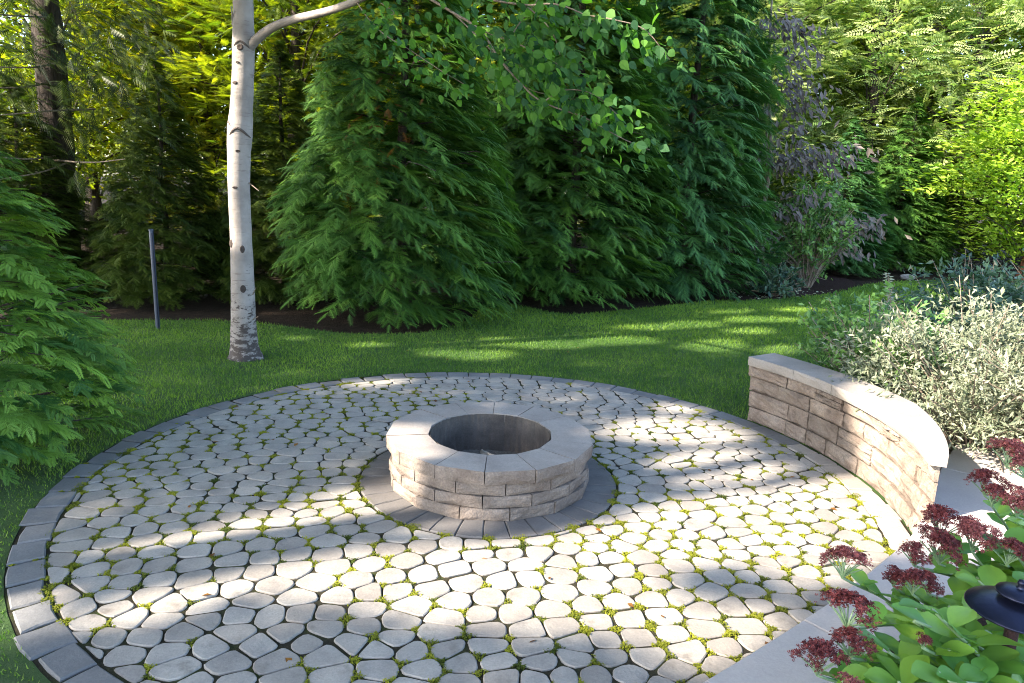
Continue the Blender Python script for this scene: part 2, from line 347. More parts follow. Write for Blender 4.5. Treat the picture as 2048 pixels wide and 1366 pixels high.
# border ring of square-cut stones
NB = 75
for k in range(NB):
    a0 = 2 * math.pi * (k + 0.5) / NB; ha = math.pi / NB * 0.965
    mid = patio_pt(a0, R_PATIO - 0.08)
    if inpoly(np.array([mid[:2]]), terr_poly)[0]: continue
    r0 = R_PATIO - 0.160 + rng.uniform(-0.006, 0.006); r1 = R_PATIO + rng.uniform(-0.012, 0.008)
    left = math.cos(a0) < -0.45
    if left: r1 += rng.uniform(-0.03, 0.02); r0 += rng.uniform(-0.01, 0.015); ha *= rng.uniform(0.93, 0.99)
    q = [patio_pt(a0 + s, r)[:2] for s, r in ((-ha, r0), (-ha, (r0 + r1) / 2), (-ha * 0.98, r1), (0, r1 + 0.003), (ha * 0.98, r1), (ha, (r0 + r1) / 2), (ha, r0), (0, r0 - 0.002))]
    q = np.array(q) + rng.normal(0, 0.004 if left else 0.002, (8, 2))
    q = q[[0, 1, 2, 3, 4, 5, 6, 7]]
    V, F = slab_piece(q, -0.05, 0.004 + rng.uniform(-0.003, 0.003), 0.007, rng.normal(0, 0.012 if left else 0.004, 2))
    right = math.cos(a0) > 0.55 and math.sin(a0) < 0.35
    link('border_paver', mesh('border_paver', V, F), M['edge_tan'] if right else M['border'], patio)
# ring of stones round the fire pit
NR = 34
for k in range(NR):
    a0 = 2 * math.pi * (k + 0.5) / NR - math.pi / 2; ha = math.pi / NR * 0.968
    q = np.array([[PIT[0] + r * math.cos(a0 + s), PIT[1] + r * math.sin(a0 + s)] for s, r in ((-ha, 0.62), (-ha, 0.74), (-ha, R_RING), (0, R_RING + 0.004), (ha, R_RING), (ha, 0.74), (ha, 0.62), (0, 0.62))])
    V, F = slab_piece(q + rng.normal(0, 0.0015, (8, 2)), -0.05, 0.003 + rng.uniform(-0.002, 0.002), 0.006, rng.normal(0, 0.004, 2))
    link('ring_paver', mesh('ring_paver', V, F), M['ring'], patio)
# field of rounded pavers: relaxed cells with rounded corners
AX = 1.0
def field_seeds():
    """staggered courses of uneven stones, gently turned and waved"""
    rs = np.random.default_rng(21); P = []; y = -2.7; k = 0; ca, sa = math.cos(0.2), math.sin(0.2)
    while y < 2.7:
        x = -2.7 + rs.uniform(0, 0.2)
        while x < 2.7:
            q = np.array([x + rs.normal(0, 0.010), y + rs.normal(0, 0.013) + 0.03 * math.sin(1.7 * x + 0.6 * k)])
            w = np.array([ca * q[0] - sa * q[1], sa * q[0] + ca * q[1]])
            if 0.78 < np.linalg.norm(w) < 2.62: P.append(w)
            x += rs.choice([0.145, 0.175, 0.20, 0.225, 0.25], p=[.12, .24, .28, .24, .12]) * 0.84
        y += rs.uniform(0.116, 0.131); k += 1
    return np.array(P)
seeds = field_seeds()
def clip(poly, a, b):
    """keep the part of poly with a.x <= b"""
    out = []
    for i in range(len(poly)):
        p, q = poly[i], poly[(i + 1) % len(poly)]; dp, dq = p @ a - b, q @ a - b
        if dp <= 0: out.append(p)
        if dp * dq < 0: out.append(p + (q - p) * (dp / (dp - dq)))
    return out
def cell(i, S):
    c = S[i]; poly = [c + np.array(v) for v in ((-.4, -.4), (.4, -.4), (.4, .4), (-.4, .4))]
    d2 = ((S - c) ** 2).sum(1); near = np.argsort(d2)[1:22]
    for j in near:
        a = S[j] - c; poly = clip(poly, a, a @ (S[j] + c) / 2)
        if len(poly) < 3: break
    return poly
for it in range(1):
    new = []
    for i in range(len(seeds)):
        p = np.array(cell(i, seeds)); x, y = p[:, 0], p[:, 1]; x2, y2 = np.roll(x, -1), np.roll(y, -1)
        cr = x * y2 - x2 * y; A = cr.sum() / 2
        cc = np.array([((x + x2) * cr).sum(), ((y + y2) * cr).sum()]) / (6 * A)
        new.append(seeds[i] * 0.55 + cc * 0.45)
    seeds = np.array(new)
pavers = []; gaps = []
for i in range(len(seeds)):
    poly = [np.array([q[0] * AX, q[1]]) for q in cell(i, seeds)]
    for k in range(48):                                             # stay between the ring and the border
        th = 2 * math.pi * k / 48; n = np.array([math.cos(th), math.sin(th)])
        if len(poly) >= 3: poly = clip(poly, n, R_PATIO - 0.168)
    if len(poly) < 3: continue
    c = np.mean(poly, 0); rc = np.linalg.norm(c)
    off = PIT - PC
    n = -unit(c - off); poly = clip(poly, n, n @ off - (R_RING + 0.012))
    if len(poly) < 3: continue
    p = np.array(poly); A = 0.5 * abs((p[:, 0] * np.roll(p[:, 1], -1) - np.roll(p[:, 0], -1) * p[:, 1]).sum())
    if A < 0.004: continue
    gaps += [q + PC for q in p]
    # drop very short edges, inset, round the corners
    keep = [k for k in range(len(p)) if np.linalg.norm(p[k] - p[k - 1]) > 0.022]
    if len(keep) >= 4: p = p[keep]
    c = p.mean(0); ins = 0.003 + 0.0025 * rng.random()
    q = list(p)
    e = np.roll(p, -1, 0) - p; nn = unit(np.stack([e[:, 1], -e[:, 0]], 1))
    if ((p - c) * nn).sum() < 0: nn = -nn
    for k in range(len(p)): q = clip(q, nn[k], nn[k] @ p[k] - ins)
    if len(q) < 3: continue
    q = np.array(q)
    ln = [np.linalg.norm(q[(k + 1) % len(q)] - q[k]) for k in range(len(q))]; q2 = []; rad_ = rng.uniform(0.028, 0.052)
    for k in range(len(q)):                                          # corner arcs
        p_, c_, n_ = q[k - 1], q[k], q[(k + 1) % len(q)]
        d0, d1 = min(0.46 * ln[k - 1], rad_), min(0.46 * ln[k], rad_)
        A_, B_ = c_ + unit(p_ - c_) * d0, c_ + unit(n_ - c_) * d1
        for t in (0.0, 0.35, 0.65, 1.0): q2.append((1 - t) ** 2 * A_ + 2 * t * (1 - t) * c_ + t * t * B_)
    q = np.array(q2)
    A2 = 0.5 * ((q[:, 0] * np.roll(q[:, 1], -1) - np.roll(q[:, 0], -1) * q[:, 1]).sum())
    if A2 < 0: q = q[::-1]
    q = q + PC + rng.normal(0, 0.0012, q.shape)
    if inpoly(q.mean(0)[None], terr_poly)[0] and inpoly(q, terr_poly).all(): continue
    pavers.append(q)
vis = []
for q in pavers:
    pr = project(np.c_[q, np.zeros(len(q))]); x, y = pr[:, 0], pr[:, 1]
    A = 0.5 * abs((x * np.roll(y, -1) - np.roll(x, -1) * y).sum())
    ins = (pr[:, 0] > -40) & (pr[:, 0] < 2088) & (pr[:, 1] < 1400)
    vis.append(A * ins.mean())
order = np.argsort(vis)[::-1]; rest = []
for n_, i in enumerate(order):
    V, F = slab_piece(pavers[i], -0.05, rng.uniform(-0.003, 0.003), 0.0038, rng.normal(0, 0.012, 2), crown=0.0008)
    if n_ < 300: link('paver', mesh('paver', V, F), M['paver'], patio)
    else: rest.append((V, F))
o = link('paver_field', mesh('paver_field', *join(rest)), M['paver'], patio); tag(o, kind='stuff')

# terrace: large smooth slabs, a real step above the patio
terrace = empty('terrace'); tag(terrace, kind='structure')
nrm = unit(np.gradient(TE, axis=0)); nrm = np.stack([nrm[:, 1], -nrm[:, 0]], 1)
cuts = [0, 8, 19, 33, 44, 51, 59]
rows = [0.0, 0.52, 1.04, 1.6]
for a, b in zip(cuts[:-1], cuts[1:]):
    for j, (d0, d1) in enumerate(zip(rows[:-1], rows[1:])):
        idx = np.linspace(a, b, 6).round().astype(int); idx = np.unique(idx)
        low = [TE[i] + nrm[i] * (d0 + (0.0 if j == 0 else 0.003)) for i in idx]; up = [TE[i] + nrm[i] * (d1 - 0.003) for i in idx[::-1]]
        q = np.array(low + up); c = q.mean(0); q = c + (q - c) * (1 - 0.003)
        A2 = 0.5 * ((q[:, 0] * np.roll(q[:, 1], -1) - np.roll(q[:, 0], -1) * q[:, 1]).sum())
        if A2 < 0: q = q[::-1]
        V, F = slab_piece(q, 0.06, TZ + rng.uniform(-0.001, 0.001), 0.006)
        link('slab', mesh('slab', V, F), M['slab'], terrace)
tp = np.vstack([TE + nrm * 0.02, TE[::-1] + nrm[::-1] * 1.62])
V = [(x, y, -0.02) for x, y in tp] + [(x, y, TZ - 0.012) for x, y in tp]; n = len(tp)
F = [tuple(range(n, 2 * n))] + [(k, (k + 1) % n, n + (k + 1) % n, n + k) for k in range(n)]
link('riser', mesh('riser', V, F), M['edge_tan'], terrace)
# planting bed at the near right, mounded soil for the stonecrop, and the bed of the shrubs behind the wall
def mound(name, poly, z, top, mat):
    p = np.asarray(poly, float); c = p.mean(0); n = len(p)
    V = [(x, y, z) for x, y in p] + [(*(c + (q - c) * 0.8), z + top * 0.8) for q in p] + [(c[0], c[1], z + top)]
    F = [(k, (k + 1) % n, n + (k + 1) % n, n + k) for k in range(n)] + [(n + k, n + (k + 1) % n, 2 * n) for k in range(n)]
    return tag(link(name, mesh(name, V, F, True), mat), kind='structure')
bedc = np.array([2.35, 1.95])
mound('planting_bed', [bedc + np.array([math.cos(t) * 1.05, math.sin(t) * 0.95]) for t in np.linspace(0, 6.2832, 25)[:-1]], TZ - 0.006, 0.10, M['mulch'])
sb = [(3.05, 5.65), (3.25, 6.2), (3.5, 7.2), (5, 8.2), (8, 8.6), (10, 7), (9.5, 4.6), (5.2, 4.6), (3.75, 4.75)]
mound('shrub_bed', bez(sb + [sb[0]], 40)[:-1], -0.004, 0.12, M['mulch'])

# ------------------------------------------------------------------ fire pit
pit = empty('fire_pit', (PIT[0], PIT[1], 0), 0, 'round tan stone block fire pit in the middle of the paved circle', 'fire pit')
def chunk(a_in, a_out, r0, r1, z0, z1, straight=True, pillow=0.010, nu=6, nv=3, seed=0, face='outer', smooth_top=True, gap=0.0018, r1b=None):
    """a wall block between two angles (given at the inner and outer radius); its show face is split stone"""
    rs = np.random.default_rng(seed)
    def P(u, r_t, z, push=0.0):
        aa = (a_in[0] + (a_in[1] - a_in[0]) * u, a_out[0] + (a_out[1] - a_out[0]) * u)
        if straight:
            pi = [np.array([math.cos(t), math.sin(t)]) * r0 for t in a_in]; po = [np.array([math.cos(t), math.sin(t)]) * r1 for t in a_out]
            i = pi[0] + (pi[1] - pi[0]) * u; o_ = po[0] + (po[1] - po[0]) * u
        else:
            ro_ = r1 + ((r1 if r1b is None else r1b) - r1) * u
            i = np.array([math.cos(aa[0]), math.sin(aa[0])]) * r0; o_ = np.array([math.cos(aa[1]), math.sin(aa[1])]) * ro_
        d = unit(o_ - i); w = i + (o_ - i) * r_t + d * push
        return (w[0], w[1], z)
    sgn = 1 if face == 'outer' else -1; ft = 1.0 if face == 'outer' else 0.0; bt = 1 - ft
    V = []; F = []; e = gap / max(1e-6, abs(a_out[1] - a_out[0]) * r1)
    us = np.linspace(e, 1 - e, nu + 1); zs = np.linspace(z0 + gap * 0.5, z1 - gap * 0.5, nv + 1)
    ph = rs.uniform(0, 6.28, 4)
    for j, z in enumerate(zs):
        for i, u in enumerate(us):
            bu = min(u - us[0], us[-1] - u) / 0.5; bv = min(z - zs[0], zs[-1] - z) / (zs[-1] - zs[0]) * 2
            edge = min(1, bu * 5) * min(1, bv * 2.2)
            pu = pillow * (edge - 0.9) + (0.45 * pillow * (rs.normal() * 0.6 + math.sin(5 * u + ph[0]) * math.sin(40 * z + ph[1])) if edge > 0.05 else 0.15 * pillow * rs.normal())
            if j == nv and smooth_top: pu = min(pu, -pillow * 0.3)
            V.append(P(u, ft, z + (0 if edge < 0.05 else 0), sgn * pu))
    W = nu + 1
    for j in range(nv):
        for i in range(nu):
            q = (j * W + i, j * W + i + 1, (j + 1) * W + i + 1, (j + 1) * W + i); F.append(q if sgn > 0 else q[::-1])
    b = len(V)
    for j in (0, nv):
        for i, u in enumerate(us): V.append(P(u, bt, zs[j]))
    top = [nv * W + i for i in range(W)]; bot = [i for i in range(W)]
    for i in range(nu):
        F += [(top[i], top[i + 1], b + W + i + 1, b + W + i), (b + i, b + i + 1, bot[i + 1], bot[i]), (b + W + i, b + W + i + 1, b + i + 1, b + i)]
    for i, f in ((0, 1), (nu, -1)):
        q = [j * W + i for j in range(nv + 1)] + [b + W + i, b + i]; F.append(tuple(q[::f]))
    return V, F
def solid(name, V, F, mat, parent, flat=True):
    bm = bmesh.new(); vs = [bm.verts.new(v) for v in V]
    for f in F:
        try: bm.faces.new([vs[i] for i in f])
        except ValueError: pass
    bmesh.ops.recalc_face_normals(bm, faces=bm.faces); me = bpy.data.meshes.new(name); bm.to_mesh(me); bm.free()
    return link(name, me, mat, parent)
NP = 14; row_z = [0.0, 0.079, 0.157, 0.234]; zcap = 0.319
for j in range(3):
    for k in range(NP):
        a = 2 * math.pi * (k + (0.5 if j != 1 else 0.0) - 0.05 * j) / NP - math.pi / 2; b = a + 2 * math.pi / NP
        rr = 0.676 - 0.004 * j + rng.uniform(-0.004, 0.004)
        V, F = chunk((a, b), (a, b), 0.47, rr, row_z[j] + 0.003, row_z[j + 1], True, 0.0065, 7, 4, gap=0.0032, seed=100 + j * 20 + k)
        solid('block', V, F, M['block'], pit)
for k in range(NP):
    a = 2 * math.pi * k / NP - math.pi / 2 - 0.01; b = a + 2 * math.pi / NP
    V, F = chunk((a, b), (a, b), 0.415, 0.69 + rng.uniform(-0.004, 0.004), row_z[3] + 0.001, zcap + rng.uniform(-0.0015, 0.0015), True, 0.006, 7, 4, gap=0.0026, seed=300 + k)
    o = solid('cap_stone', V, F, M['cap'], pit); o.data.materials.append(M['block'])
    for p_ in o.data.polygons:
        if abs(p_.normal.z) < 0.6 and Vector((p_.center.x, p_.center.y)).length > 0.6: p_.material_index = 1
# sooted lining, fluted like rough concrete, and the ash floor
V = []; F = []; NS = 112
for j, z in enumerate((0.015, 0.10, 0.20, zcap - 0.006)):
    for k in range(NS):
        r = 0.400 + 0.003 * math.sin(k * 2.9) + rng.normal(0, 0.0025); t = 2 * math.pi * k / NS
        V.append((r * math.cos(t), r * math.sin(t), z))
for j in range(3):
    for k in range(NS):
        k2 = (k + 1) % NS; F.append((j * NS + k, (j + 1) * NS + k, (j + 1) * NS + k2, j * NS + k2))
link('lining', mesh('lining', V, F), M['char'], pit)
V = [(0, 0, 0.03)]; F = []
for j in range(1, 9):
    for k in range(40):
        t = 2 * math.pi * k / 40; r = 0.405 * j / 8
        V.append((r * math.cos(t), r * math.sin(t), 0.022 + 0.012 * vnoise([[r * math.cos(t), r * math.sin(t)]], 9, 4)[0] + (0.02 if j == 8 else 0)))
for k in range(40): F.append((0, 1 + k, 1 + (k + 1) % 40))
for j in range(7):
    for k in range(40):
        k2 = (k + 1) % 40; F.append((1 + j * 40 + k, 1 + (j + 1) * 40 + k, 1 + (j + 1) * 40 + k2, 1 + j * 40 + k2))
link('ash_floor', mesh('ash_floor', V, F, True), M['ash'], pit)
p0 = G(950, 868, 0.04)[:2] - PIT; p1 = G(1000, 922, 0.04)[:2] - PIT  # narrow pale raised strip across the floor
p1 = p1 if np.linalg.norm(p1) < 0.38 else unit(p1) * 0.38
p0 = p0 if np.linalg.norm(p0) < 0.38 else unit(p0) * 0.38
d = unit(p1 - p0); s = np.array([-d[1], d[0]]); V = []; F = []
for i in range(9):
    c = p0 + (p1 - p0) * i / 8 + s * rng.normal(0, 0.003); w = 0.014 + 0.008 * i / 8
    for q, z in ((-w, 0.025), (-w * .5, 0.052), (w * .5, 0.052), (w, 0.025)): V.append((*(c + s * q), z + rng.normal(0, 0.003)))
for i in range(8):
    for k in range(3): F.append((i * 4 + k, i * 4 + k + 1, i * 4 + k + 5, i * 4 + k + 4))
o = link('pale_ridge', mesh('pale_ridge', V, F), M['pale_strip'], pit); o['label'] = 'pale narrow ridge running across the pit floor'

# ------------------------------------------------------------------ garden wall along the right of the circle
wall = empty('garden_wall', (PC[0], PC[1], 0), 0, 'low curved split stone garden wall with flat coping at the right of the patio', 'wall')
RW0, RW1 = R_PATIO + 0.005, R_PATIO + 0.30
A_FAR = math.radians(32.5)
def end_angle(r):                                                   # the near end dies into the terrace edge
    best = None
    for q in TE[::-1]:
        d = q - PC
        if abs(np.linalg.norm(d) - r) < 0.02: best = math.atan2(d[1], d[0])
    return best
rr_ = np.linalg.norm(TE - PC, axis=1); aa_ = np.arctan2(TE[:, 1] - PC[1], TE[:, 0] - PC[0]); ok = np.arange(len(TE)) > 30
def end_angle(r):
    i = np.argmin(np.abs(rr_[ok] - r)); return aa_[ok][i]
E0, E1 = end_angle(RW0 + 0.004), end_angle(RW1)
A_T = math.radians(4.0)
def wall_out(a, extra=0.0):                                           # the near end is mitred to meet the terrace edge
    return RW0 + 0.045 + extra + (RW1 - RW0 - 0.045) * min(1.0, max(0.0, (a - E0) / (A_T - E0)))
zc = [0.0, 0.125, 0.265, 0.385, 0.492]
ws = np.random.default_rng(5); cnt = 0
for j in range(4):
    a = A_FAR + math.radians(0.4 * j); first = True
    while True:
        L = ws.uniform(0.22, 0.46); da = L / RW0; b = a - da; last = b < E0 + 0.045
        bi = bo = E0 if last else b; ao = a; out_r = wall_out(a)
        rin = RW0 + ws.uniform(-0.004, 0.012) - (0.012 if j == 0 else 0)
        split = (not last) and L > 0.26 and ws.random() < 0.16
        zs = [(zc[j], zc[j + 1])] if not split else [(zc[j], (zc[j] + zc[j + 1]) / 2), ((zc[j] + zc[j + 1]) / 2, zc[j + 1])]
        for (q0, q1) in zs:
            V, F = chunk((a, bi), (ao, bo), rin + ws.uniform(-0.004, 0.006), out_r, q0 + 0.0005, q1, False, 0.022, 8, 5, seed=500 + cnt, face='inner', smooth_top=False, gap=0.006, r1b=wall_out(bo))
            cnt += 1; solid('stone', V, F, M['wallstone'], wall)
        a = b; first = False
        if last: break
# coping
cuts = [A_FAR + 0.012]
while cuts[-1] > E0 + 0.25: cuts.append(cuts[-1] - ws.uniform(0.15, 0.19))
cuts[-1] = E0 - 0.012
for a, b in zip(cuts[:-1], cuts[1:]):
    ao, bo, ro = a, b, wall_out(a, 0.02)
    V, F = chunk((a, b), (ao, bo), RW0 - 0.028, ro, 0.494, 0.572, False, 0.006, 8, 4, seed=int(900 + a * 100), face='inner', gap=0.002, r1b=wall_out(b, 0.02))
    solid('coping', V, F, M['coping'], wall)

# ------------------------------------------------------------------ foliage templates
def tri(*p): return [np.array(q, float) for q in p]
def frond_low(n=9):
    T = [tri((0, -0.02, 0), (0, 0.02, 0), (1.0, 0, -0.13))]
    for i in range(n):
        x = 0.02 + 0.88 * i / n; L = 0.46 * (1 - 0.5 * (i / n) ** 1.4) * (0.8 if i == 0 else 1); z = -0.13 * x * x
        for s in (-1, 1):
            a = math.radians(38 - 10 * i / n); dx, dy = math.cos(a) * L, math.sin(a) * L * s
            T.append(tri((x - 0.025, 0, z), (x + 0.052, 0.0, z), (x + dx, dy, z - 0.10 * L - 0.02)))
    return np.array(T)
def frond_hi(n=8):
    T = [tri((0, -0.012, 0), (0, 0.012, 0), (1.0, 0, -0.10))]
    for i in range(n):
        x = 0.04 + 0.90 * i / n; L = 0.38 * (1 - 0.55 * (i / n) ** 1.3) * (0.8 if i == 0 else 1); z = -0.10 * x * x
        for s in (-1, 1):
            a = math.radians(46 - 12 * i / n); u = np.array([math.cos(a), math.sin(a) * s, -0.10]); w = np.array([-math.sin(a) * s, math.cos(a) * 1.0, 0]) * 0.042
            p0 = np.array([x, 0, z]); m_ = p0 + u * L * 0.5; e_ = p0 + u * L - np.array([0, 0, 0.03])
            T += [tri(p0, m_ - w, e_), tri(p0, e_, m_ + w)]
            for s2, t in ((-1, 0.30), (1, 0.42), (-1, 0.58), (1, 0.70)):
                q = p0 + u * L * t; v = u * 0.85 + w / 0.042 * s2 * 0.55
                T.append(tri(q - u * 0.03, q + u * 0.03, q + v * L * 0.34 - np.array([0, 0, 0.02])))
    return np.array(T)
FL, FH = frond_low(), frond_hi()
# simple leaves: folded diamond
LEAF = np.array([tri((0, 0, 0), (0.45, -0.24, 0.05), (1, 0, -0.05)), tri((0, 0, 0), (1, 0, -0.05), (0.45, 0.24, 0.05))])
NARROW = np.array([tri((0, 0, 0), (0.5, -0.15, 0.03), (1, 0, -0.06)), tri((0, 0, 0), (1, 0, -0.06), (0.5, 0.15, 0.03))])
def pinnate():
    T = []
    for i in range(6):
        x = 0.12 + 0.15 * i
        for s in (-1, 1):
            L = 0.30 * (1 - 0.35 * i / 6); dx, dy = 0.45 * L, 0.9 * L * s; z = -0.2 * x * x
            b = np.array((x, 0, z)); t = np.array((x + dx, dy, z - 0.05)); w = np.array((0.055, -0.03 * s, 0.0)); mdl = (b + t) / 2
            T += [tri(b, mdl - w, t), tri(b, t, mdl + w)]
    T += [tri((0.9, 0, -.16), (1.05, -0.07, -.2), (1.25, 0, -.28)), tri((0.9, 0, -.16), (1.25, 0, -.28), (1.05, 0.07, -.2))]
    return np.array(T)
PIN = pinnate()

def cedar_mesh(name, seed, Ht, R, nplume, templ, fl=0.30, per=17, prof=None, az=None, lean=0.25, minz=0.05, plume=(0.35, 0.7), depth=0.34, clump=True, rise_=(0.0, 0.35), drop_=(0.25, 0.65)):
    rs = np.random.default_rng(seed); prof = prof or (lambda u: (1 - u) ** 0.75 * np.minimum(1, 0.80 + 1.6 * u))
    u = rs.uniform(0, 1, nplume * 5); u = u[rs.uniform(0, 1, len(u)) < prof(u) * 0.9 + 0.08][:nplume]; n = len(u)
    z = minz + u * (Ht - minz); a = rs.uniform(0, 2 * math.pi, n) if az is None else rs.uniform(az[0], az[1], n)
    rad = R * prof(u) * (1 + 0.10 * vnoise(np.c_[np.cos(a) * 2, np.sin(a) * 2, z], 1.3, seed)) * (1 - depth * rs.uniform(0, 1, n) ** 2.2)
    if clump:                                                          # clumps and dark gaps
        kp = vnoise(np.c_[rad * np.cos(a), rad * np.sin(a), z * 1.2], 2.6, seed + 5) + rs.normal(0, 0.3, n) > -0.85
        u, z, a, rad = u[kp], z[kp], a[kp], rad[kp]; n = len(u)
    ell = rs.uniform(plume[0], plume[1], n) * np.clip(rad / R * 1.6, 0.35, 1)
    sk = rs.normal(0, 0.28, n) + lean; out = np.stack([np.cos(a + sk), np.sin(a + sk), 0 * a], 1)
    tip = np.stack([rad * np.cos(a), rad * np.sin(a), z], 1)
    rise = rs.uniform(*rise_, n); drop = rs.uniform(*drop_, n)
    start = tip - out * ell[:, None] - np.array([0, 0, 1]) * ((rise - drop) * ell)[:, None]
    side = np.stack([-np.sin(a + sk), np.cos(a + sk), 0 * a], 1)
    tint0 = np.clip(rs.normal(0.42, 0.25, n), 0, 1)
    TR = []; TI = []
    for k in range(per):
        s = 0.08 + 0.92 * (k + rs.uniform(-0.3, 0.3, n)) / per; s = np.clip(s, 0, 1); sg = 1 if k % 2 else -1
        p = start + out * (ell * s)[:, None] + np.array([0, 0, 1]) * ((rise * s - drop * s * s) * ell)[:, None]
        tan = unit(out + np.array([0, 0, 1]) * (rise - 2 * drop * s)[:, None])
        w = 0.0 if k == per - 1 else 0.85
        dr = unit(tan * 0.8 + side * (sg * w * (1.1 - 0.5 * s))[:, None] + np.array([0, 0, -0.12]) + rs.normal(0, 0.16, (n, 3)))
        up = np.array([0, 0, 1.0]) + out * 0.45 + rs.normal(0, 0.22, (n, 3))
        sc = fl * (1.08 - 0.5 * s) * rs.uniform(0.8, 1.2, n) * np.clip(ell / 0.6, 0.6, 1.15)
        t_, i_ = soup(templ, frames(dr, up), sc, p, np.clip(tint0 + 0.25 * (s - 0.5) + rs.normal(0, 0.1, n), 0, 1)); TR.append(t_); TI.append(i_)
    T = np.concatenate(TR); T[:, :, 2] = np.maximum(T[:, :, 2], 0.012)
    twigs = [(start[i] * 0.15 * np.array([1, 1, 0]) + np.array([0, 0, start[i][2] - 0.15]), start[i], start[i] + out[i] * ell[i] * 0.6 + np.array([0, 0, (rise[i] * .6 - drop[i] * .36) * ell[i]])) for i in rs.choice(n, min(n, 110), False)]
    return soup_mesh(name, T, np.concatenate(TI)), twigs
def twig_mesh(name, twigs, r=0.012, sides=4):
    return mesh(name, *join([tube(bez(t, 5), np.linspace(r, r * 0.4, 5), sides, False) for t in twigs]))
def trunk_mesh(name, h, r0, r1, seed=0, sides=12, wob=0.06, flare=1.5):
    rs = np.random.default_rng(seed); n = 9; pts = [(wob * rs.normal() * k / n, wob * rs.normal() * k / n, h * k / (n - 1) - (0.05 if k == 0 else 0)) for k in range(n)]
    rad = np.linspace(r0, r1, n); rad[0] *= flare
    return mesh(name, *tube(pts, rad, sides, True, 0.03, seed), True)
def make_tree(name, loc, rz, sc, label, cat, crown, cmat, trunk, tmat=None, group=None, twigs=None, crown_name='crown'):
    e = empty(name, loc, rz, label, cat, group); e.scale = sc if hasattr(sc, '__len__') else (sc, sc, sc)
    if trunk: link('trunk', trunk, tmat or M['bark'], e)
    if twigs: tag(link('branches', twigs, M['bark'], e), kind='stuff')
    c = bpy.data.objects.new(crown_name, crown); col.objects.link(c); c.parent = e
    if len(crown.materials) == 0: crown.materials.append(cmat)
    c.material_slots[0].link = 'OBJECT'; c.material_slots[0].material = cmat
    return e

# ------------------------------------------------------------------ cedars
tallprof = lambda u: (1 - u) ** 0.55 * np.minimum(1, 0.86 + 1.2 * u)
cA, tA = cedar_mesh('cedar_crown_a', 11, 6.4, 1.80, 1650, FL, 0.255, 15, lean=0.45, plume=(0.45, 0.85), depth=0.5)
cB, tB = cedar_mesh('cedar_crown_b', 12, 8.6, 2.05, 2050, FL, 0.27, 14, tallprof, lean=0.45, plume=(0.45, 0.9), depth=0.5)
tAm, tBm = twig_mesh('cedar_twigs_a', tA), twig_mesh('cedar_twigs_b', tB)
trA, trB = trunk_mesh('cedar_trunk_a', 6.2, 0.085, 0.015, 3), trunk_mesh('cedar_trunk_b', 8.3, 0.10, 0.015, 4)
CG = 'tall cedars along the back of the lawn'
cedars = [
    ((-1.66, 10.55), 0.0, (1.15, 1.08, 1.0), 'broad cone shaped green cedar just right of the white birch trunk', cA, M['cedar'], trA, tAm),
    ((1.0, 13.0), 1.9, (1.1, 1.0, 0.95), 'dark bluish green cedar between two larger cedars behind the lawn', cB, M['cedar'], trB, tBm),
    ((3.3, 14.4), 4.0, (1.1, 1.0, 1.15), 'tallest bluish green cedar, left of the mulched shrub bed', cB, M['cedar_blue'], trB, tBm),
    ((8.55, 19.0), 2.4, (0.85, 0.85, 0.62), 'green cedar directly behind the smoky purple sapling', cA, M['cedar_blue'], trA, tAm),
    ((10.9, 20.6), 0.7, (0.95, 0.95, 0.75), 'dark green cedar beside the sunlit lime tree', cA, M['cedar'], trA, tAm),
    ((-0.35, 15.2), 3.0, (0.9, 0.9, 0.95), 'slim cedar in the gap between the two front cedars', cB, M['cedar'], trB, tBm),
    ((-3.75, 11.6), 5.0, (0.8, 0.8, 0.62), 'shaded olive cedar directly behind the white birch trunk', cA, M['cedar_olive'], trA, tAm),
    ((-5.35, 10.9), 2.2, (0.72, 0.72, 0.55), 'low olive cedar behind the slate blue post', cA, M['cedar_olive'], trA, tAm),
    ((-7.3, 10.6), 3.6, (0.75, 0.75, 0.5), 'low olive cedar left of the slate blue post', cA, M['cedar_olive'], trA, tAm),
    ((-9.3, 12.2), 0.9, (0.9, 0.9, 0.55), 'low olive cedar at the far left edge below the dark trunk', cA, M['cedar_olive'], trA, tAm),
]
for (x, y), rz, sc, lab, cm, mt, tr, tw in cedars:
    make_tree('cedar_tree', (x, y, -0.02), rz, sc, lab, 'cedar tree', cm, mt, tr, None, CG, tw)
front = [o for o in col.objects if o.get('label', '').startswith('broad cone')][0]
rs = np.random.default_rng(4); c0 = PY(735, 270, 9.5) - np.array([-1.72, 10.45, 0]); N = 70
P = c0 + rs.normal(0, 1, (N, 3)) * np.array([0.28, 0.15, 0.42]); D = rs.normal(0, 1, (N, 3)) + np.array([0.5, -0.4, -0.5])
T, I = soup(FL, frames(D, np.array([0, 0, 1.0]) + rs.normal(0, .3, (N, 3))), rs.uniform(0.09, 0.16, N), P, rs.uniform(0, 0.6, N))
o = tag(link('dead_fronds', soup_mesh('dead_fronds', T, I), M['rust'], front), kind='stuff'); o['label'] = 'rusty brown dead fronds inside the cedar'
# the near cedar at the left edge
cN, tN = cedar_mesh('near_cedar_crown', 31, 2.75, 1.45, 500, FH, 0.18, 14, lambda u: (1 - u) ** 0.8 * np.minimum(1, 0.82 + 1.2 * u), (-1.9, 1.5), 0.1, 0.10, (0.3, 0.6), 0.45, False, (0.05, 0.4), (0.15, 0.5))
e = make_tree('cedar_tree', (-3.82, 4.62, -0.02), 0, 1.0, 'bushy light green cedar overhanging the left border of the patio', 'cedar tree', cN, M['cedar_near'], trunk_mesh('near_cedar_trunk', 2.5, 0.07, 0.015, 8), None, None, twig_mesh('near_cedar_twigs', tN, 0.009, 5))

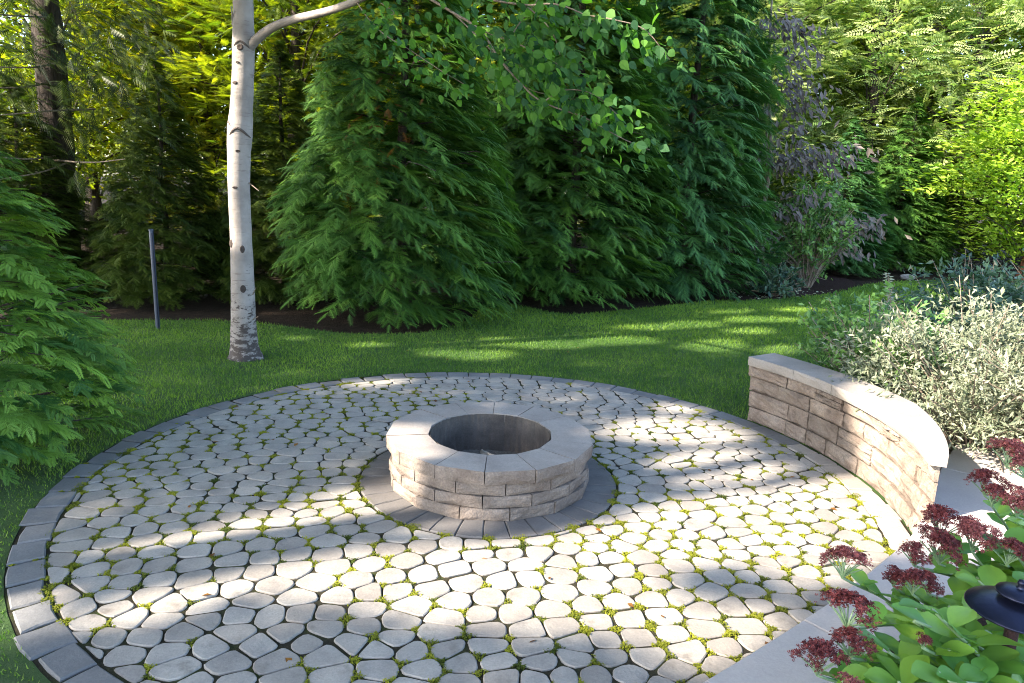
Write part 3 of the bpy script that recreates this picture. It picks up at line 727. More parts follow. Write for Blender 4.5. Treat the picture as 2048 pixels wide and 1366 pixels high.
# ------------------------------------------------------------------ woodland trees
def broad_mesh(name, seed, zc, rx, rz, nclu, per, size, templ=LEAF, flat=0.35, cr=0.55, shell=0.45):
    rs = np.random.default_rng(seed)
    v = unit(rs.normal(0, 1, (nclu, 3))) * (shell + (1 - shell) * rs.uniform(0, 1, (nclu, 1)) ** 0.6)
    C = v * np.array([rx, rx, rz]) + np.array([0, 0, zc])
    C[:, :2] *= (1 + 0.18 * vnoise(C, 0.9, seed))[:, None]
    ct = np.clip(rs.normal(0.45, 0.25, nclu), 0, 1); N = nclu * per
    ci = np.repeat(np.arange(nclu), per)
    d = rs.normal(0, 1, (N, 3)) * np.array([cr, cr, cr * flat]); P = C[ci] + d
    tilt = unit(np.c_[v[:, :2], 0.2 * np.ones(nclu)])
    dirs = unit(d * np.array([1, 1, 0.4]) + 0.4 * tilt[ci] + rs.normal(0, 0.45, (N, 3)) * cr)
    up = np.array([0, 0, 1.0]) + rs.normal(0, 0.45, (N, 3)) + 0.3 * tilt[ci]
    T, I = soup(templ, frames(dirs, up), size * rs.uniform(0.6, 1.35, N), P, np.clip(ct[ci] + rs.normal(0, 0.18, N), 0, 1))
    br = [(np.array([0, 0, max(0.6, C[i][2] - rs.uniform(0.8, 1.8))]), C[i] * np.array([.5, .5, 1]) - np.array([0, 0, 0.35]), C[i]) for i in rs.choice(nclu, min(nclu, 34), False)]
    return soup_mesh(name, T, I), br
wA, bA = broad_mesh('forest_crown_a', 41, 5.2, 2.6, 4.0, 230, 85, 0.17, cr=0.46)
wB, bB = broad_mesh('forest_crown_b', 42, 4.4, 2.2, 3.9, 215, 30, 0.31, FL, flat=0.25, cr=0.46)
wP, bP = broad_mesh('feathery_crown', 43, 4.6, 2.4, 3.8, 185, 20, 0.36, PIN, 0.5, 0.36)
wU, bU = broad_mesh('understorey_crown', 44, 1.5, 1.9, 1.5, 170, 60, 0.13, flat=0.3, cr=0.4, shell=0.2)
bAm, bBm, bPm, bUm = (twig_mesh(n, b, r, 5) for n, b, r in (('forest_limbs_a', bA, 0.035), ('forest_limbs_b', bB, 0.03), ('feathery_limbs', bP, 0.03), ('understorey_limbs', bU, 0.014)))
tW = trunk_mesh('forest_trunk', 9.0, 0.17, 0.04, 9, wob=0.15); tU = trunk_mesh('understorey_trunk', 2.4, 0.035, 0.012, 10)
FG = 'woodland trees behind the garden'
forest = [  # x, y, rotation, scale, crown, limbs, material, label
    (-9.6, 15.2, 0.3, 1.0, wA, bAm, 'forest', 'leafy woodland tree at the far left edge behind the dark trunk'),
    (-6.9, 16.2, 1.7, 1.0, wB, bBm, 'gold', 'golden green woodland tree above the slate blue post'),
    (-4.6, 15.0, 2.9, 0.95, wB, bBm, 'forest', 'yellow green woodland tree left of the white birch trunk'),
    (-2.6, 17.2, 4.4, 1.05, wA, bAm, 'gold', 'golden woodland tree right of the white birch trunk'),
    (-11.5, 19.5, 5.1, 1.15, wA, bAm, 'gold', 'golden woodland tree deep behind the far left edge'),
    (-8.2, 21.5, 3.3, 1.2, wA, bAm, 'forest', 'tall woodland tree deep behind the slate blue post'),
    (-4.8, 22.0, 0.9, 1.2, wB, bBm, 'forest', 'tall woodland tree deep behind the birch'),
    (-0.6, 20.5, 2.2, 1.1, wA, bAm, 'forest', 'woodland tree showing above the front cedar'),
    (2.4, 19.6, 5.6, 1.0, wB, bBm, 'forest', 'woodland tree showing between the cedars at the centre'),
    (5.3, 21.5, 1.2, 1.1, wB, bBm, 'pale', 'pale woodland tree right of the tallest cedar'),
    (7.4, 23.0, 3.9, 1.2, wP, bPm, 'pale', 'pale feathery tree above the smoky purple sapling'),
    (10.6, 22.6, 0.2, 1.15, wP, bPm, 'pale', 'pale feathery tree in full sun left of the top right corner'),
    (13.6, 22.8, 2.0, 1.15, wP, bPm, 'pale', 'pale feathery tree in the top right corner'),
    (8.9, 26.5, 5.0, 1.4, wA, bAm, 'forest', 'tall green tree deep behind the feathery trees'),
    (14.8, 27.0, 1.0, 1.4, wA, bAm, 'forest', 'tall green tree deep behind the top right corner'),
    (3.4, 27.0, 4.0, 1.35, wA, bAm, 'gold', 'tall yellow green tree deep behind the centre cedars'),
    (17.5, 23.5, 4.2, 1.2, wB, bBm, 'forest', 'green tree at the far right edge behind the lime tree'),
]
for x, y, rz, sc, cm, lm, mt, lab in forest:
    make_tree('woodland_tree', (x, y, -0.03), rz, sc, lab, 'tree', cm, M[mt], tW, None, FG, lm)
under = [(5.3, 18.2, 1.0, 1.2, 'dark leafy bush behind the mulched shrub bed'), (12.9, 22.0, 5.0, 1.2, 'dark leafy bush behind the lime tree')]
for x, y, rz, sc, lab in under:
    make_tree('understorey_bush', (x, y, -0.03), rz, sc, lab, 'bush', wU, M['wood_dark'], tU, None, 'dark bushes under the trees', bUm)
# far-off wood that reads as one mass
rs = np.random.default_rng(77); N = 26000
ang = rs.uniform(math.radians(38), math.radians(142), N); dist = rs.uniform(31, 40, N)
P = np.stack([dist * np.cos(ang), dist * np.sin(ang), rs.uniform(0, 1, N) ** 0.85 * 13.0], 1)
keepf = vnoise(P, 0.28, 5) > -0.55; P = P[keepf]; N = len(P)
T, I = soup(LEAF, frames(rs.normal(0, 1, (N, 3)), np.array([0, 0, 1.0]) + rs.normal(0, .6, (N, 3))), rs.uniform(0.5, 1.1, N), P, rs.uniform(0, 1, N))
tag(link('far_wood', soup_mesh('far_wood', T, I), M['wood_dark']), 'distant green woodland seen through gaps between the trees', 'woodland', kind='stuff')  # dark leaf colour stands in for the shade in the gaps

# the old fir with the dark trunk at the left, dead twigs sticking out
Yf = 11.2
pts = [PY(128, 560, Yf), PY(120, 380, Yf), PY(112, 250, Yf), PY(100, 120, Yf), PY(90, 0, Yf), PY(80, -200, Yf)]
pts[0][2] = -0.05
base = pts[0].copy()
fir = empty('fir_tree', base, 0, 'old fir with a thick dark furrowed trunk and dead twigs at the left', 'fir tree')
link('trunk', mesh('fir_trunk', *tube(bez(np.array(pts) - base, 16), np.linspace(0.25, 0.17, 16), 16, True, 0.06, 5), True), M['bark'], fir)
for k, (px0, py0, px1, py1, px2, py2) in enumerate([(100, 35, 40, 32, -60, 25), (120, 125, 60, 135, -40, 132), (100, 165, 40, 175, -50, 175), (190, 218, 100, 222, -20, 232), (110, 312, 60, 318, -40, 312), (142, 322, 80, 345, -20, 362), (105, 320, 180, 325, 250, 318)]):
    P3 = np.array([PY(px0, py0, Yf - 0.3), PY(px1, py1, Yf - 1.2), PY(px2, py2, Yf - 1.6)]) - base
    link('dead_branch', mesh('dead_branch', *tube(bez(P3, 8), np.linspace(0.016, 0.006, 8), 5, True, 0.1, k)), M['bark_pale'], fir)

rs = np.random.default_rng(6); N = 1150
P = np.array([PY(x, y, yy) for x, y, yy in zip(rs.uniform(-120, 330, N), rs.normal(110, 130, N), rs.uniform(Yf - 1.6, Yf + 0.6, N))]) - base
D = np.stack([np.sign(P[:, 0]) * 0.7 + rs.normal(0, .4, N), rs.normal(-0.3, .4, N), rs.normal(-0.35, .2, N)], 1)
T, I = soup(FL, frames(D, np.array([0, 0, 1.0]) + rs.normal(0, .25, (N, 3))), rs.uniform(0.2, 0.42, N), P, rs.uniform(0, 0.9, N))
tag(link('crown', soup_mesh('fir_crown', T, I), M['wood_dark'], fir))
# bright lime-leaved tree at the right edge, reddish trunk
cL, bL = broad_mesh('lime_crown', 46, 3.0, 2.2, 2.5, 230, 50, 0.17, flat=0.22, cr=0.42, shell=0.35)
p = G(1995, 566)
make_tree('lime_tree', (p[0] + 0.9, 18.6, -0.02), 0.5, 1.0, 'low bright lime green tree with a reddish trunk at the right edge', 'tree', cL, M['lime'], trunk_mesh('lime_trunk', 2.6, 0.16, 0.05, 12), M['bark_red'], None, twig_mesh('lime_limbs', bL, 0.02, 5))

# ------------------------------------------------------------------ white birch with the leafy branch over the patio
YB = 7.45
cl = [(492, 724), (489, 690), (487, 640), (485, 560), (482, 470), (478, 380), (478, 310), (480, 262), (483, 215), (486, 150), (487, 90), (487, 30), (486, -40)]
rad = [0.185, 0.145, 0.128, 0.118, 0.108, 0.107, 0.113, 0.125, 0.108, 0.105, 0.107, 0.096, 0.095]
P3 = np.array([PY(x, y, YB) for x, y in cl]); P3[0][2] = -0.03
bb = np.array([P3[0][0], YB, 0.0])
tops = np.array([P3[-1] + np.array([0.05, 0.05, 1.2]), P3[-1] + np.array([0.0, 0.1, 2.8]), P3[-1] + np.array([0.1, 0.1, 4.6])])
P3 = np.vstack([P3, tops]); rad = rad + [0.085, 0.06, 0.03]
n = 60; cs = bez(P3, n) - bb; rr = np.interp(np.linspace(0, len(rad) - 1, n), np.arange(len(rad)), rad)
birch = empty('birch_tree', bb, 0, 'birch with a slender white trunk on the lawn and a leafy branch over the patio', 'birch tree')
V, F = tube(cs, rr, 22, True, 0.012, 3); V = [np.array(v) for v in V]
for k in range(22):                                                   # root flare
    s = 1 + 0.22 * max(0, math.sin(2 * math.pi * k / 22 * 5 + 0.7)) ** 0.7 + 0.05 * math.sin(k * 1.9); V[k][:2] = cs[0][:2] + (V[k][:2] - cs[0][:2]) * s; V[22 + k][:2] = cs[1][:2] + (V[22 + k][:2] - cs[1][:2]) * (1 + 0.5 * (s - 1))
trunk = link('trunk', mesh('birch_trunk', V, F, True), M['birch'], birch)
def knot(px, py, w, h, z_tilt=0.0):
    c = PY(px, py, YB) - bb
    i = np.argmin(np.abs(cs[:, 2] - c[2])); r = rr[i]; ctr = cs[i]
    dx = np.clip((c[0] - ctr[0]) / r, -0.9, 0.9); ang = math.asin(dx)
    nrm_ = np.array([math.sin(ang), -math.cos(ang), 0.0]); tn = np.array([math.cos(ang), math.sin(ang), 0.0]); q = np.array([ctr[0], ctr[1], c[2]]) + nrm_ * (r - 0.003)
    V = [q + nrm_ * 0.005]; F = []
    for j, (s, d) in enumerate(((0.45, 0.007), (0.75, 0.011), (1.0, -0.002))):
        for k in range(12):
            t = 2 * math.pi * k / 12; V.append(q + tn * math.cos(t) * w * s + np.array([0, 0, 1]) * math.sin(t) * h * s + nrm_ * d)
    for k in range(12): F.append((0, 1 + k, 1 + (k + 1) % 12))
    for j in range(2):
        for k in range(12): k2 = (k + 1) % 12; F.append((1 + j * 12 + k, 1 + (j + 1) * 12 + k, 1 + (j + 1) * 12 + k2, 1 + j * 12 + k2))
    link('knot', mesh('knot', V, F, True), M['knot'], trunk)
def brow(px, py, w, drop, th=0.008):
    """dark arched scar over an old branch"""
    pts = []
    for s in np.linspace(-1, 1, 9):
        c = PY(px, py, YB) - bb; i = np.argmin(np.abs(cs[:, 2] - c[2])); r = rr[i]; ctr = cs[i]
        x = c[0] + s * w; dx = np.clip((x - ctr[0]) / r, -0.97, 0.97); ang = math.asin(dx)
        pts.append([ctr[0] + math.sin(ang) * r, ctr[1] - math.cos(ang) * r, c[2] - drop * abs(s) ** 1.5])
    link('bark_scar', mesh('bark_scar', *tube(pts, [0.002, th * .7, th, th, th * 1.1, th, th, th * .7, 0.002], 6)), M['brow'], trunk)
for a in ((488, 98, 0.034, 0.034), (477, 168, 0.032, 0.016), (483, 128, 0.022, 0.012), (468, 486, 0.030, 0.050), (492, 497, 0.026, 0.045), (484, 303, 0.026, 0.014), (478, 375, 0.03, 0.013), (494, 575, 0.03, 0.045)): knot(*a)
brow(488, 86, 0.08, 0.06, 0.012); brow(484, 258, 0.10, 0.085, 0.014); brow(462, 244, 0.05, 0.07, 0.010)
for (x0, y0, x1, y1) in ((505, 590, 512, 575), (501, 368, 518, 382), (466, 40, 462, 10), (505, 640, 516, 633)):
    a = PY(x0, y0, YB - 0.03) - bb; b = PY(x1, y1, YB - 0.12) - bb
    link('spur', mesh('spur', *tube(bez([a - (b - a) * 0.3, a, b], 5), np.linspace(0.02 if y0 == 40 else 0.007, 0.004, 5), 6)), M['birch'] if y0 == 40 else M['bark_pale'], birch)
ALEAF = [(0, 0, 0), (.12, .28, .05), (.42, .42, .06), (.74, .27, .0), (1.05, 0, -.12), (.74, -.27, .0), (.42, -.42, .06), (.12, -.28, .05)]
ALEAF = np.array([tri((.45, 0, -.04), ALEAF[i], ALEAF[(i + 1) % 8]) for i in range(8)])
def branch(pxs, r0, r1, mat, name='branch', n=26):
    q = np.array([PY(x, y, yy) for x, y, yy in pxs]) - bb
    c = bez(q, n); o = link(name, mesh(name, *tube(c, np.linspace(r0, r1, n), 9, True, 0.03, 2), True), mat, birch); return o, c
main, mc = branch([(488, 108, 7.45), (512, 80, 7.4), (545, 55, 7.3), (590, 38, 7.1), (650, 24, 6.8), (712, 2, 6.4), (790, -40, 5.9)], 0.05, 0.026, M['birch'])
tw = []
tdefs = [
    [(790, -40, 5.9), (850, -8, 5.3), (905, 25, 5.0), (960, 60, 4.8), (1000, 120, 4.7), (1040, 165, 4.6), (1085, 205, 4.55), (1170, 235, 4.5), (1240, 275, 4.5), (1300, 300, 4.5)],
    [(905, 25, 5.0), (960, 78, 4.9), (1020, 140, 4.8), (1052, 175, 4.8), (1100, 190, 4.75), (1160, 200, 4.7)],
    [(1000, 120, 4.7), (1030, 60, 4.6), (1060, 20, 4.6), (1090, -20, 4.6)],
    [(790, -40, 5.9), (860, -30, 5.2), (960, -5, 4.8), (1050, 10, 4.6), (1110, 8, 4.5), (1170, 30, 4.5), (1220, 62, 4.5)],
    [(1050, 10, 4.6), (1085, 40, 4.6), (1108, 72, 4.6), (1120, 110, 4.6)],
    [(712, 2, 6.4), (735, 35, 6.0), (770, 70, 5.8), (820, 100, 5.7), (880, 140, 5.6), (935, 172, 5.5)],
    [(735, -10, 6.2), (760, 5, 6.0), (788, 25, 5.9), (775, 32, 5.9)],
    [(1170, 30, 4.5), (1230, 40, 4.4), (1290, 60, 4.4), (1340, 120, 4.4)],
    [(1085, 205, 4.55), (1130, 180, 4.5), (1190, 190, 4.45), (1240, 235, 4.45)],
    [(960, 60, 4.8), (1040, 90, 4.6), (1110, 125, 4.5), (1160, 165, 4.5)],
]
for k, d in enumerate(tdefs):
    o, c = branch(d, 0.010 if k in (0, 3) else 0.005, 0.0022, M['bark_pale'], 'twig', 22); tw.append((o, c))
# leaf meshes: broad rounded leaf with a drawn tip, gently folded
def aspen_leaf(seed):
    rs = np.random.default_rng(seed); n = 6; V = [(0, 0, 0)]; F = []
    xs = np.linspace(0, 1, n + 1); w = 0.47 * np.sin(math.pi * xs ** 0.72) ** 0.8
    curl = rs.uniform(-0.5, 0.15)
    V = []
    for x, q in zip(xs, w):
        z = curl * x * x
        for s in (-1, 0, 1): V.append((x, s * q * (1 + 0.07 * rs.normal()), z + (0.10 * q if s else 0)))
    for i in range(n):
        for s in range(2):
            a = i * 3 + s; F.append((a, a + 3, a + 4, a + 1))
    V += [(-0.35, -0.012, 0.05), (-0.35, 0.012, 0.05)]; b = len(V); F.append((b - 2, 1, 1, b - 1)[:2] + (b - 1,))
    return mesh('leaf', V, F, True)
LM = [aspen_leaf(k) for k in range(5)]
for l_ in LM: l_.materials.append(M['leaf1'])
rs = np.random.default_rng(3); leaves = []
dens = [210, 120, 40, 120, 30, 130, 45, 90, 130, 140]
for (o, c), nl in zip(tw, dens):
    for k in range(nl):
        u = rs.uniform(0.12, 1.0) ** 0.8; p = c[min(len(c) - 1, int(u * (len(c) - 1)))]
        jit = rs.normal(0, 1, 3) * np.array([0.085, 0.10, 0.07]); q = p + jit + np.array([0, 0, -0.03])
        d = unit(np.array([0.55, -0.1, -0.75]) + rs.normal(0, 0.5, 3)); up = unit(np.array([-0.1, -0.5, 0.8]) + rs.normal(0, 0.75, 3))
        leaves.append((o, q, d, up, rs.uniform(0.042, 0.074)))
rs.shuffle(leaves)
extra = []
for k, (o, q, d, up, s) in enumerate(leaves):
    R = frames(d[None], up[None])[0]
    if k < 300:
        l = bpy.data.objects.new('leaf', LM[k % 5]); col.objects.link(l); l.parent = o
        l.matrix_local = Matrix(((*(R[0] * s),), (*(R[1] * s),), (*(R[2] * s),))).transposed().to_4x4(); l.location = q
    else: extra.append((R, s, q))
if extra:
    T, I = soup(ALEAF, np.array([e_[0] for e_ in extra]), np.array([e_[1] for e_ in extra]), np.array([e_[2] for e_ in extra]), rs.uniform(0, 1, len(extra)))
    tag(link('spare_leaves', soup_mesh('spare_leaves', T, I), M['aspen'], birch), kind='stuff')

# slate-blue post on the lawn edge
p0 = G(316, 657); p1 = PY(302, 460, p0[1] + 0.02)
post = empty('garden_post', p0, 0, 'slim slate blue metal post standing upright left of the birch', 'post')
pts = np.array([(0, 0, -0.1), (0, 0, 0.02), *( (p1 - p0)[None] * np.array([[0.5], [0.985], [1.0]]))])
link('shaft', mesh('post_shaft', *tube(pts, [0.026, 0.026, 0.026, 0.026, 0.022], 10), True), M['post'], post)
d = unit((p1 - p0)); link('cap', mesh('post_cap', *tube([p1 - p0 - d * 0.012, p1 - p0 + d * 0.006, p1 - p0 + d * 0.014], [0.030, 0.030, 0.018], 10)), M['post'], post)
link('groove', mesh('post_groove', *tube([(0.018, -0.019, 0.0), tuple((p1 - p0) * 0.97 + np.array([0.018, -0.019, 0]))], [0.006, 0.006], 6)), M['lamp'], post)

# ------------------------------------------------------------------ shrubs in the mulched bed
def shrub_mesh(name, seed, rx, rz, zc, nclu, per, size, templ, cr=0.16, flat=0.7, droop=0.0, shell=0.3):
    rs = np.random.default_rng(seed)
    v = unit(rs.normal(0, 1, (nclu, 3))) * (shell + (1 - shell) * rs.uniform(0, 1, (nclu, 1)) ** 0.6)
    C = v * np.array([rx[0], rx[1], rz]) + np.array([0, 0, zc]); C[:, 2] = np.maximum(C[:, 2], 0.06)
    ct = np.clip(rs.normal(0.45, 0.25, nclu), 0, 1); ci = np.repeat(np.arange(nclu), per); N = len(ci)
    s = rs.uniform(0, 1, N); ax = unit(v * np.array([1, 1, 0.5]) + np.array([0, 0, 0.25]) + rs.normal(0, 0.4, (nclu, 3)))
    P = C[ci] + ax[ci] * ((s - 0.6) * cr * 2.4)[:, None] + rs.normal(0, cr * 0.22, (N, 3)) * np.array([1, 1, flat])
    d = unit(ax[ci] * 0.55 + rs.normal(0, 0.6, (N, 3)) + np.array([0, 0, -droop])); up = np.array([0, 0, 1.0]) + rs.normal(0, 0.5, (N, 3))
    P[:, 2] = np.maximum(P[:, 2], 0.03)
    T, I = soup(templ, frames(d, up), size * rs.uniform(0.6, 1.3, N), P, np.clip(ct[ci] + rs.normal(0, 0.2, N), 0, 1))
    tw_ = [(np.array([C[i][0] * 0.12, C[i][1] * 0.12, 0.0]), C[i] * np.array([.55, .55, .6]), C[i] + ax[i] * cr * 1.2) for i in rs.choice(nclu, min(nclu, 130), False)]
    return soup_mesh(name, T, I), tw_
def make_shrub(name, loc, rz, label, crown, tw_, cmat, tmat=None, tr=0.008, sc=1.0, group=None):
    e = empty(name, loc, rz, label, 'shrub', group); e.scale = (sc, sc, sc)
    link('stems', twig_mesh(name + '_stems', tw_, tr, 5), tmat or M['bark_pale'], e)
    link('foliage', crown, cmat, e); return e
# smoky purple sapling: slender forked stem, leaves in flat drooping tiers
ps = G(1565, 572); YS = ps[1]
sap = empty('sapling', ps, 0, 'slender sapling with smoky purple leaves in the mulched bed', 'sapling')
st = np.array([PY(x, y, YS) for x, y in ((1535, 575), (1522, 480), (1530, 400), (1540, 330), (1540, 240), (1535, 150), (1540, 60), (1545, -20))]) - ps; st[0][2] = -0.02
link('trunk', mesh('sapling_trunk', *tube(bez(st, 20), np.linspace(0.055, 0.02, 20), 8), True), M['bark_pale'], sap)
st2 = np.array([PY(x, y, YS + 0.1) for x, y in ((1524, 470), (1530, 380), (1534, 300), (1530, 200), (1524, 120))]) - ps
link('second_trunk', mesh('sapling_second_trunk', *tube(bez(st2, 14), np.linspace(0.035, 0.015, 14), 7), True), M['bark_pale'], sap)
rs = np.random.default_rng(9); TT = []; II = []
tiers = [((1535, 320), (1500, 300), 6), ((1535, 335), (1600, 325), 12), ((1540, 330), (1700, 300), 18), ((1600, 330), (1690, 330), 8), ((1550, 200), (1640, 225), 8), ((1540, 150), (1600, 110), 9), ((1540, 120), (1480, 100), 6), ((1540, 80), (1590, 40), 9), ((1600, 460), (1755, 455), 14),
         ((1600, 470), (1740, 440), 8), ((1620, 480), (1710, 510), 10), ((1525, 470), (1510, 480), 6), ((1550, 260), (1630, 170), 8), ((1545, 60), (1640, 80), 8), ((1540, 40), (1480, 60), 6), ((1545, 290), (1610, 260), 8), ((1540, 250), (1490, 215), 6), ((1545, 180), (1600, 160), 8), ((1560, 400), (1640, 395), 8), ((1530, 420), (1590, 430), 6)]
for (x0, y0), (x1, y1), nn in tiers:
    yy = YS - rs.uniform(0.2, 0.9); a = PY(x0, y0, YS) - ps; b = PY(x1, y1, yy) - ps
    link('branch', mesh('sapling_branch', *tube(bez([a, (a + b) / 2 + np.array([0, 0, 0.08]), b], 8), np.linspace(0.014, 0.004, 8), 5)), M['bark_pale'], sap)
    N = nn * 7; u = rs.uniform(0.15, 1.05, N); P = a + (b - a) * u[:, None] + np.array([0, 0, 0.08]) * (1 - (2 * u - 1) ** 2)[:, None] + rs.normal(0, 1, (N, 3)) * np.array([0.19, 0.22, 0.11])
    d = unit((b - a)[None] * 0.35 / np.linalg.norm(b - a) + np.array([0, -0.1, -0.65]) + rs.normal(0, 0.3, (N, 3)))
    t_, i_ = soup(NARROW * np.array([1, 1.25, 1]), frames(d, np.array([0, -0.8, 0.6]) + rs.normal(0, .35, (N, 3))), rs.uniform(0.13, 0.24, N), P, rs.uniform(0, 1, N)); TT.append(t_); II.append(i_)
link('crown', soup_mesh('sapling_leaves', np.concatenate(TT), np.concatenate(II)), M['purple'], sap)
cS, tS = shrub_mesh('green_shrub_leaves', 61, (0.85, 0.7), 1.05, 1.25, 150, 30, 0.13, LEAF, 0.2, 0.7, 0.15)
make_shrub('leafy_shrub', (*G(1612, 575)[:2], 0), 0.4, 'upright green leafy shrub standing in the mulched bed below the purple sapling', cS, tS, M['shrub'], None, 0.014)
cS2, tS2 = shrub_mesh('low_shrub_leaves', 62, (0.5, 0.4), 0.3, 0.28, 60, 26, 0.11, LEAF, 0.14, 0.7, 0.15)
make_shrub('low_shrub', (*G(1548, 592)[:2], 0), 0.4, 'low dull green shrub at the front of the mulched bed', cS2, tS2, M['shrub_dark'], None, 0.01)
# canes cut and laid in the bed, pale petals on the mulch, a field stone
rs = np.random.default_rng(14); pp = []
for k in range(26):
    c = G(rs.uniform(1515, 1575), rs.uniform(562, 584), 0.03 + 0.004 * k); L = rs.uniform(0.3, 0.7); a = rs.normal(0.1, 0.25)
    v = np.array([math.cos(a), math.sin(a), rs.normal(0, 0.06)]) * L / 2; pp.append(tube([c - v, c, c + v], [0.012, 0.013, 0.010], 5))
tag(link('cane_pile', mesh('cane_pile', *join(pp)), M['stick']), 'pile of dry tan canes lying on the mulch', 'canes', kind='stuff')
N = 110; px = rs.uniform(1460, 1690, N); py = rs.uniform(578, 600, N)
P = np.array([G(a, b, 0.012) for a, b in zip(px, py)]); P = P[inpoly(P, MBp)]; N = len(P)
T, I = soup(LEAF, frames(rs.normal(0, 1, (N, 3)) * np.array([1, 1, 0.1]), np.array([0, 0, 1.0]) + rs.normal(0, .3, (N, 3))), rs.uniform(0.05, 0.11, N), P, np.ones(N))
tag(link('fallen_petals', soup_mesh('fallen_petals', T, I), M['silver']), 'pale fallen petals scattered on the dark mulch', 'petals', kind='stuff')
bm = bmesh.new(); bmesh.ops.create_icosphere(bm, subdivisions=2, radius=0.2)
for v in bm.verts:
    k = 1 + 0.18 * vnoise([v.co], 6, 2)[0]; v.co = Vector((v.co.x * 1.4 * k, v.co.y * k, v.co.z * 0.6 * k))
me = bpy.data.meshes.new('field_stone'); bm.to_mesh(me); bm.free()
p = G(1815, 556); me.transform(Matrix.Scale(0.7, 4)); tag(link('field_stone', me, M['rock'], None, (p[0], p[1], 0.02)), 'small grey field stone at the foot of the far cedars', 'stone')

# ------------------------------------------------------------------ shrubs behind the wall
cW1, tW1 = shrub_mesh('wall_shrub_leaves', 71, (0.55, 0.5), 0.48, 0.55, 120, 30, 0.062, LEAF, 0.13, 0.7, 0.1)
cW2, tW2 = shrub_mesh('dark_wall_shrub_leaves', 72, (1.0, 0.75), 0.60, 0.72, 210, 36, 0.072, LEAF, 0.18, 0.7, 0.1)
cW3, tW3 = shrub_mesh('silver_shrub_leaves', 73, (0.95, 0.8), 0.50, 0.58, 330, 46, 0.050, NARROW * np.array([1, 1.1, 1]), 0.17, 0.7, 0.12, 0.35)
SG = 'shrubs behind the curved wall'
make_shrub('wall_shrub', (3.2, 6.1, 0.0), 0.3, 'green leafy shrub leaning on the far end of the wall coping', cW1, tW1, M['shrub'], None, 0.007, 1.15, SG)
make_shrub('dark_shrub', (4.6, 6.9, 0.02), 0.3, 'dark bluish green shrub behind the pale silvery shrub', cW2, tW2, M['shrub_dark'], None, 0.008, 1.0, SG)
make_shrub('dark_shrub', (6.6, 8.2, 0.02), 2.3, 'dark bluish green shrub farther back at the right edge below the lime tree', cW2, tW2, M['shrub_dark'], None, 0.008, 1.08, SG)
make_shrub('silver_shrub', (3.62, 5.25, 0.0), 0.0, 'sunlit pale silvery shrub with tan twigs overhanging the wall', cW3, tW3, M['silver'], None, 0.007, 1.12, SG)
make_shrub('silver_shrub', (4.2, 4.55, 0.05), 2.6, 'sunlit pale silvery shrub nearest the terrace at the right edge', cW3, tW3, M['silver'], None, 0.007, 1.1, SG)
# long wispy shoots of the silvery shrub
sh = empty('shrub_shoot', G(1740, 700, 0.0) * 0 + np.array([3.9, 6.5, 0.3]), 0, 'tall pale upright shoot with paired leaves standing above the shrubs', 'shoot')
q = np.array([(0, 0, 0), *(np.array([PY(x, y, 6.4) for x, y in ((1790, 640), (1780, 590), (1776, 548))]) - np.array([3.9, 6.5, 0.3]))])
link('stem', mesh('shoot_stem', *tube(bez(q, 14), np.linspace(0.006, 0.002, 14), 5)), M['bark_pale'], sh)
c = bez(q, 40)[12:]; N = len(c) * 2; P = np.repeat(c, 2, 0); sgn = np.tile([1, -1], len(c))
T, I = soup(LEAF, frames(np.stack([sgn * 0.9, rng.normal(0, .5, N), 0.25 + 0 * sgn], 1), np.array([0, -0.5, 1.0]) + rng.normal(0, .2, (N, 3))), rng.uniform(0.03, 0.06, N), P, rng.uniform(.4, 1, N))
link('leaves', soup_mesh('shoot_leaves', T, I), M['silver'], sh)

# ------------------------------------------------------------------ stonecrop (sedum) and path light at the near right
def sedum_leaf(seed):
    rs = np.random.default_rng(seed); n = 6; xs = np.linspace(0, 1, n + 1)
    w = 0.05 + 0.27 * np.sin(math.pi * np.clip(xs, 0, 1) ** 1.25) ** 0.9; w[-1] = 0.06
    V = []; F = []; curl = rs.uniform(-0.35, 0.0)
    for x, q in zip(xs, w):
        z = curl * x * x + 0.18 * x
        for s in (-1, -0.5, 0, 0.5, 1): V.append((x, s * q, z + 0.16 * q * abs(s) * 1.4 + 0.012 * rs.normal()))
    for i in range(n):
        for s in range(4): a = i * 5 + s; F.append((a, a + 5, a + 6, a + 1))
    return mesh('sedum_leaf', V, F, True)
SL = [sedum_leaf(k) for k in range(4)]
for s_ in SL: s_.materials.append(M['sedum'])
def flower_head(seed, nf=520):
    rs = np.random.default_rng(seed); T = []; I = []
    lobes = rs.normal(0, 0.5, (13, 2)); lobes = lobes / np.maximum(1, np.linalg.norm(lobes, axis=1, keepdims=True) / 0.75)
    star = []
    for k in range(5):
        t0, t1 = 2 * math.pi * k / 5, 2 * math.pi * (k + 0.6) / 5
        star.append(tri((0, 0, -0.4), (math.cos(t0), math.sin(t0), 0.35), (math.cos(t1), math.sin(t1), 0.1)))
    star = np.array(star)
    li = rs.integers(0, 13, nf); q = lobes[li] + rs.normal(0, 0.15, (nf, 2)); r = np.linalg.norm(q, axis=1)
    z = 0.42 * (1 - np.clip(r, 0, 1.2) ** 2) + 0.10 * np.cos(3 * q[:, 0] + li) + rs.normal(0, 0.05, nf) - 0.22 * (rs.random(nf) < 0.3)
    P = np.c_[q, z]; up = np.c_[q * 0.7, np.ones(nf)] + rs.normal(0, .25, (nf, 3))
    t_, i_ = soup(star, frames(rs.normal(0, 1, (nf, 3)), up), rs.uniform(0.06, 0.10, nf), P, np.clip(rs.normal(0.45, 0.3, nf), 0, 1))
    T, I = [t_], [i_]
    return soup_mesh('flower_head', np.concatenate(T), np.concatenate(I)), lobes
FHs = [flower_head(k) for k in range(4)]
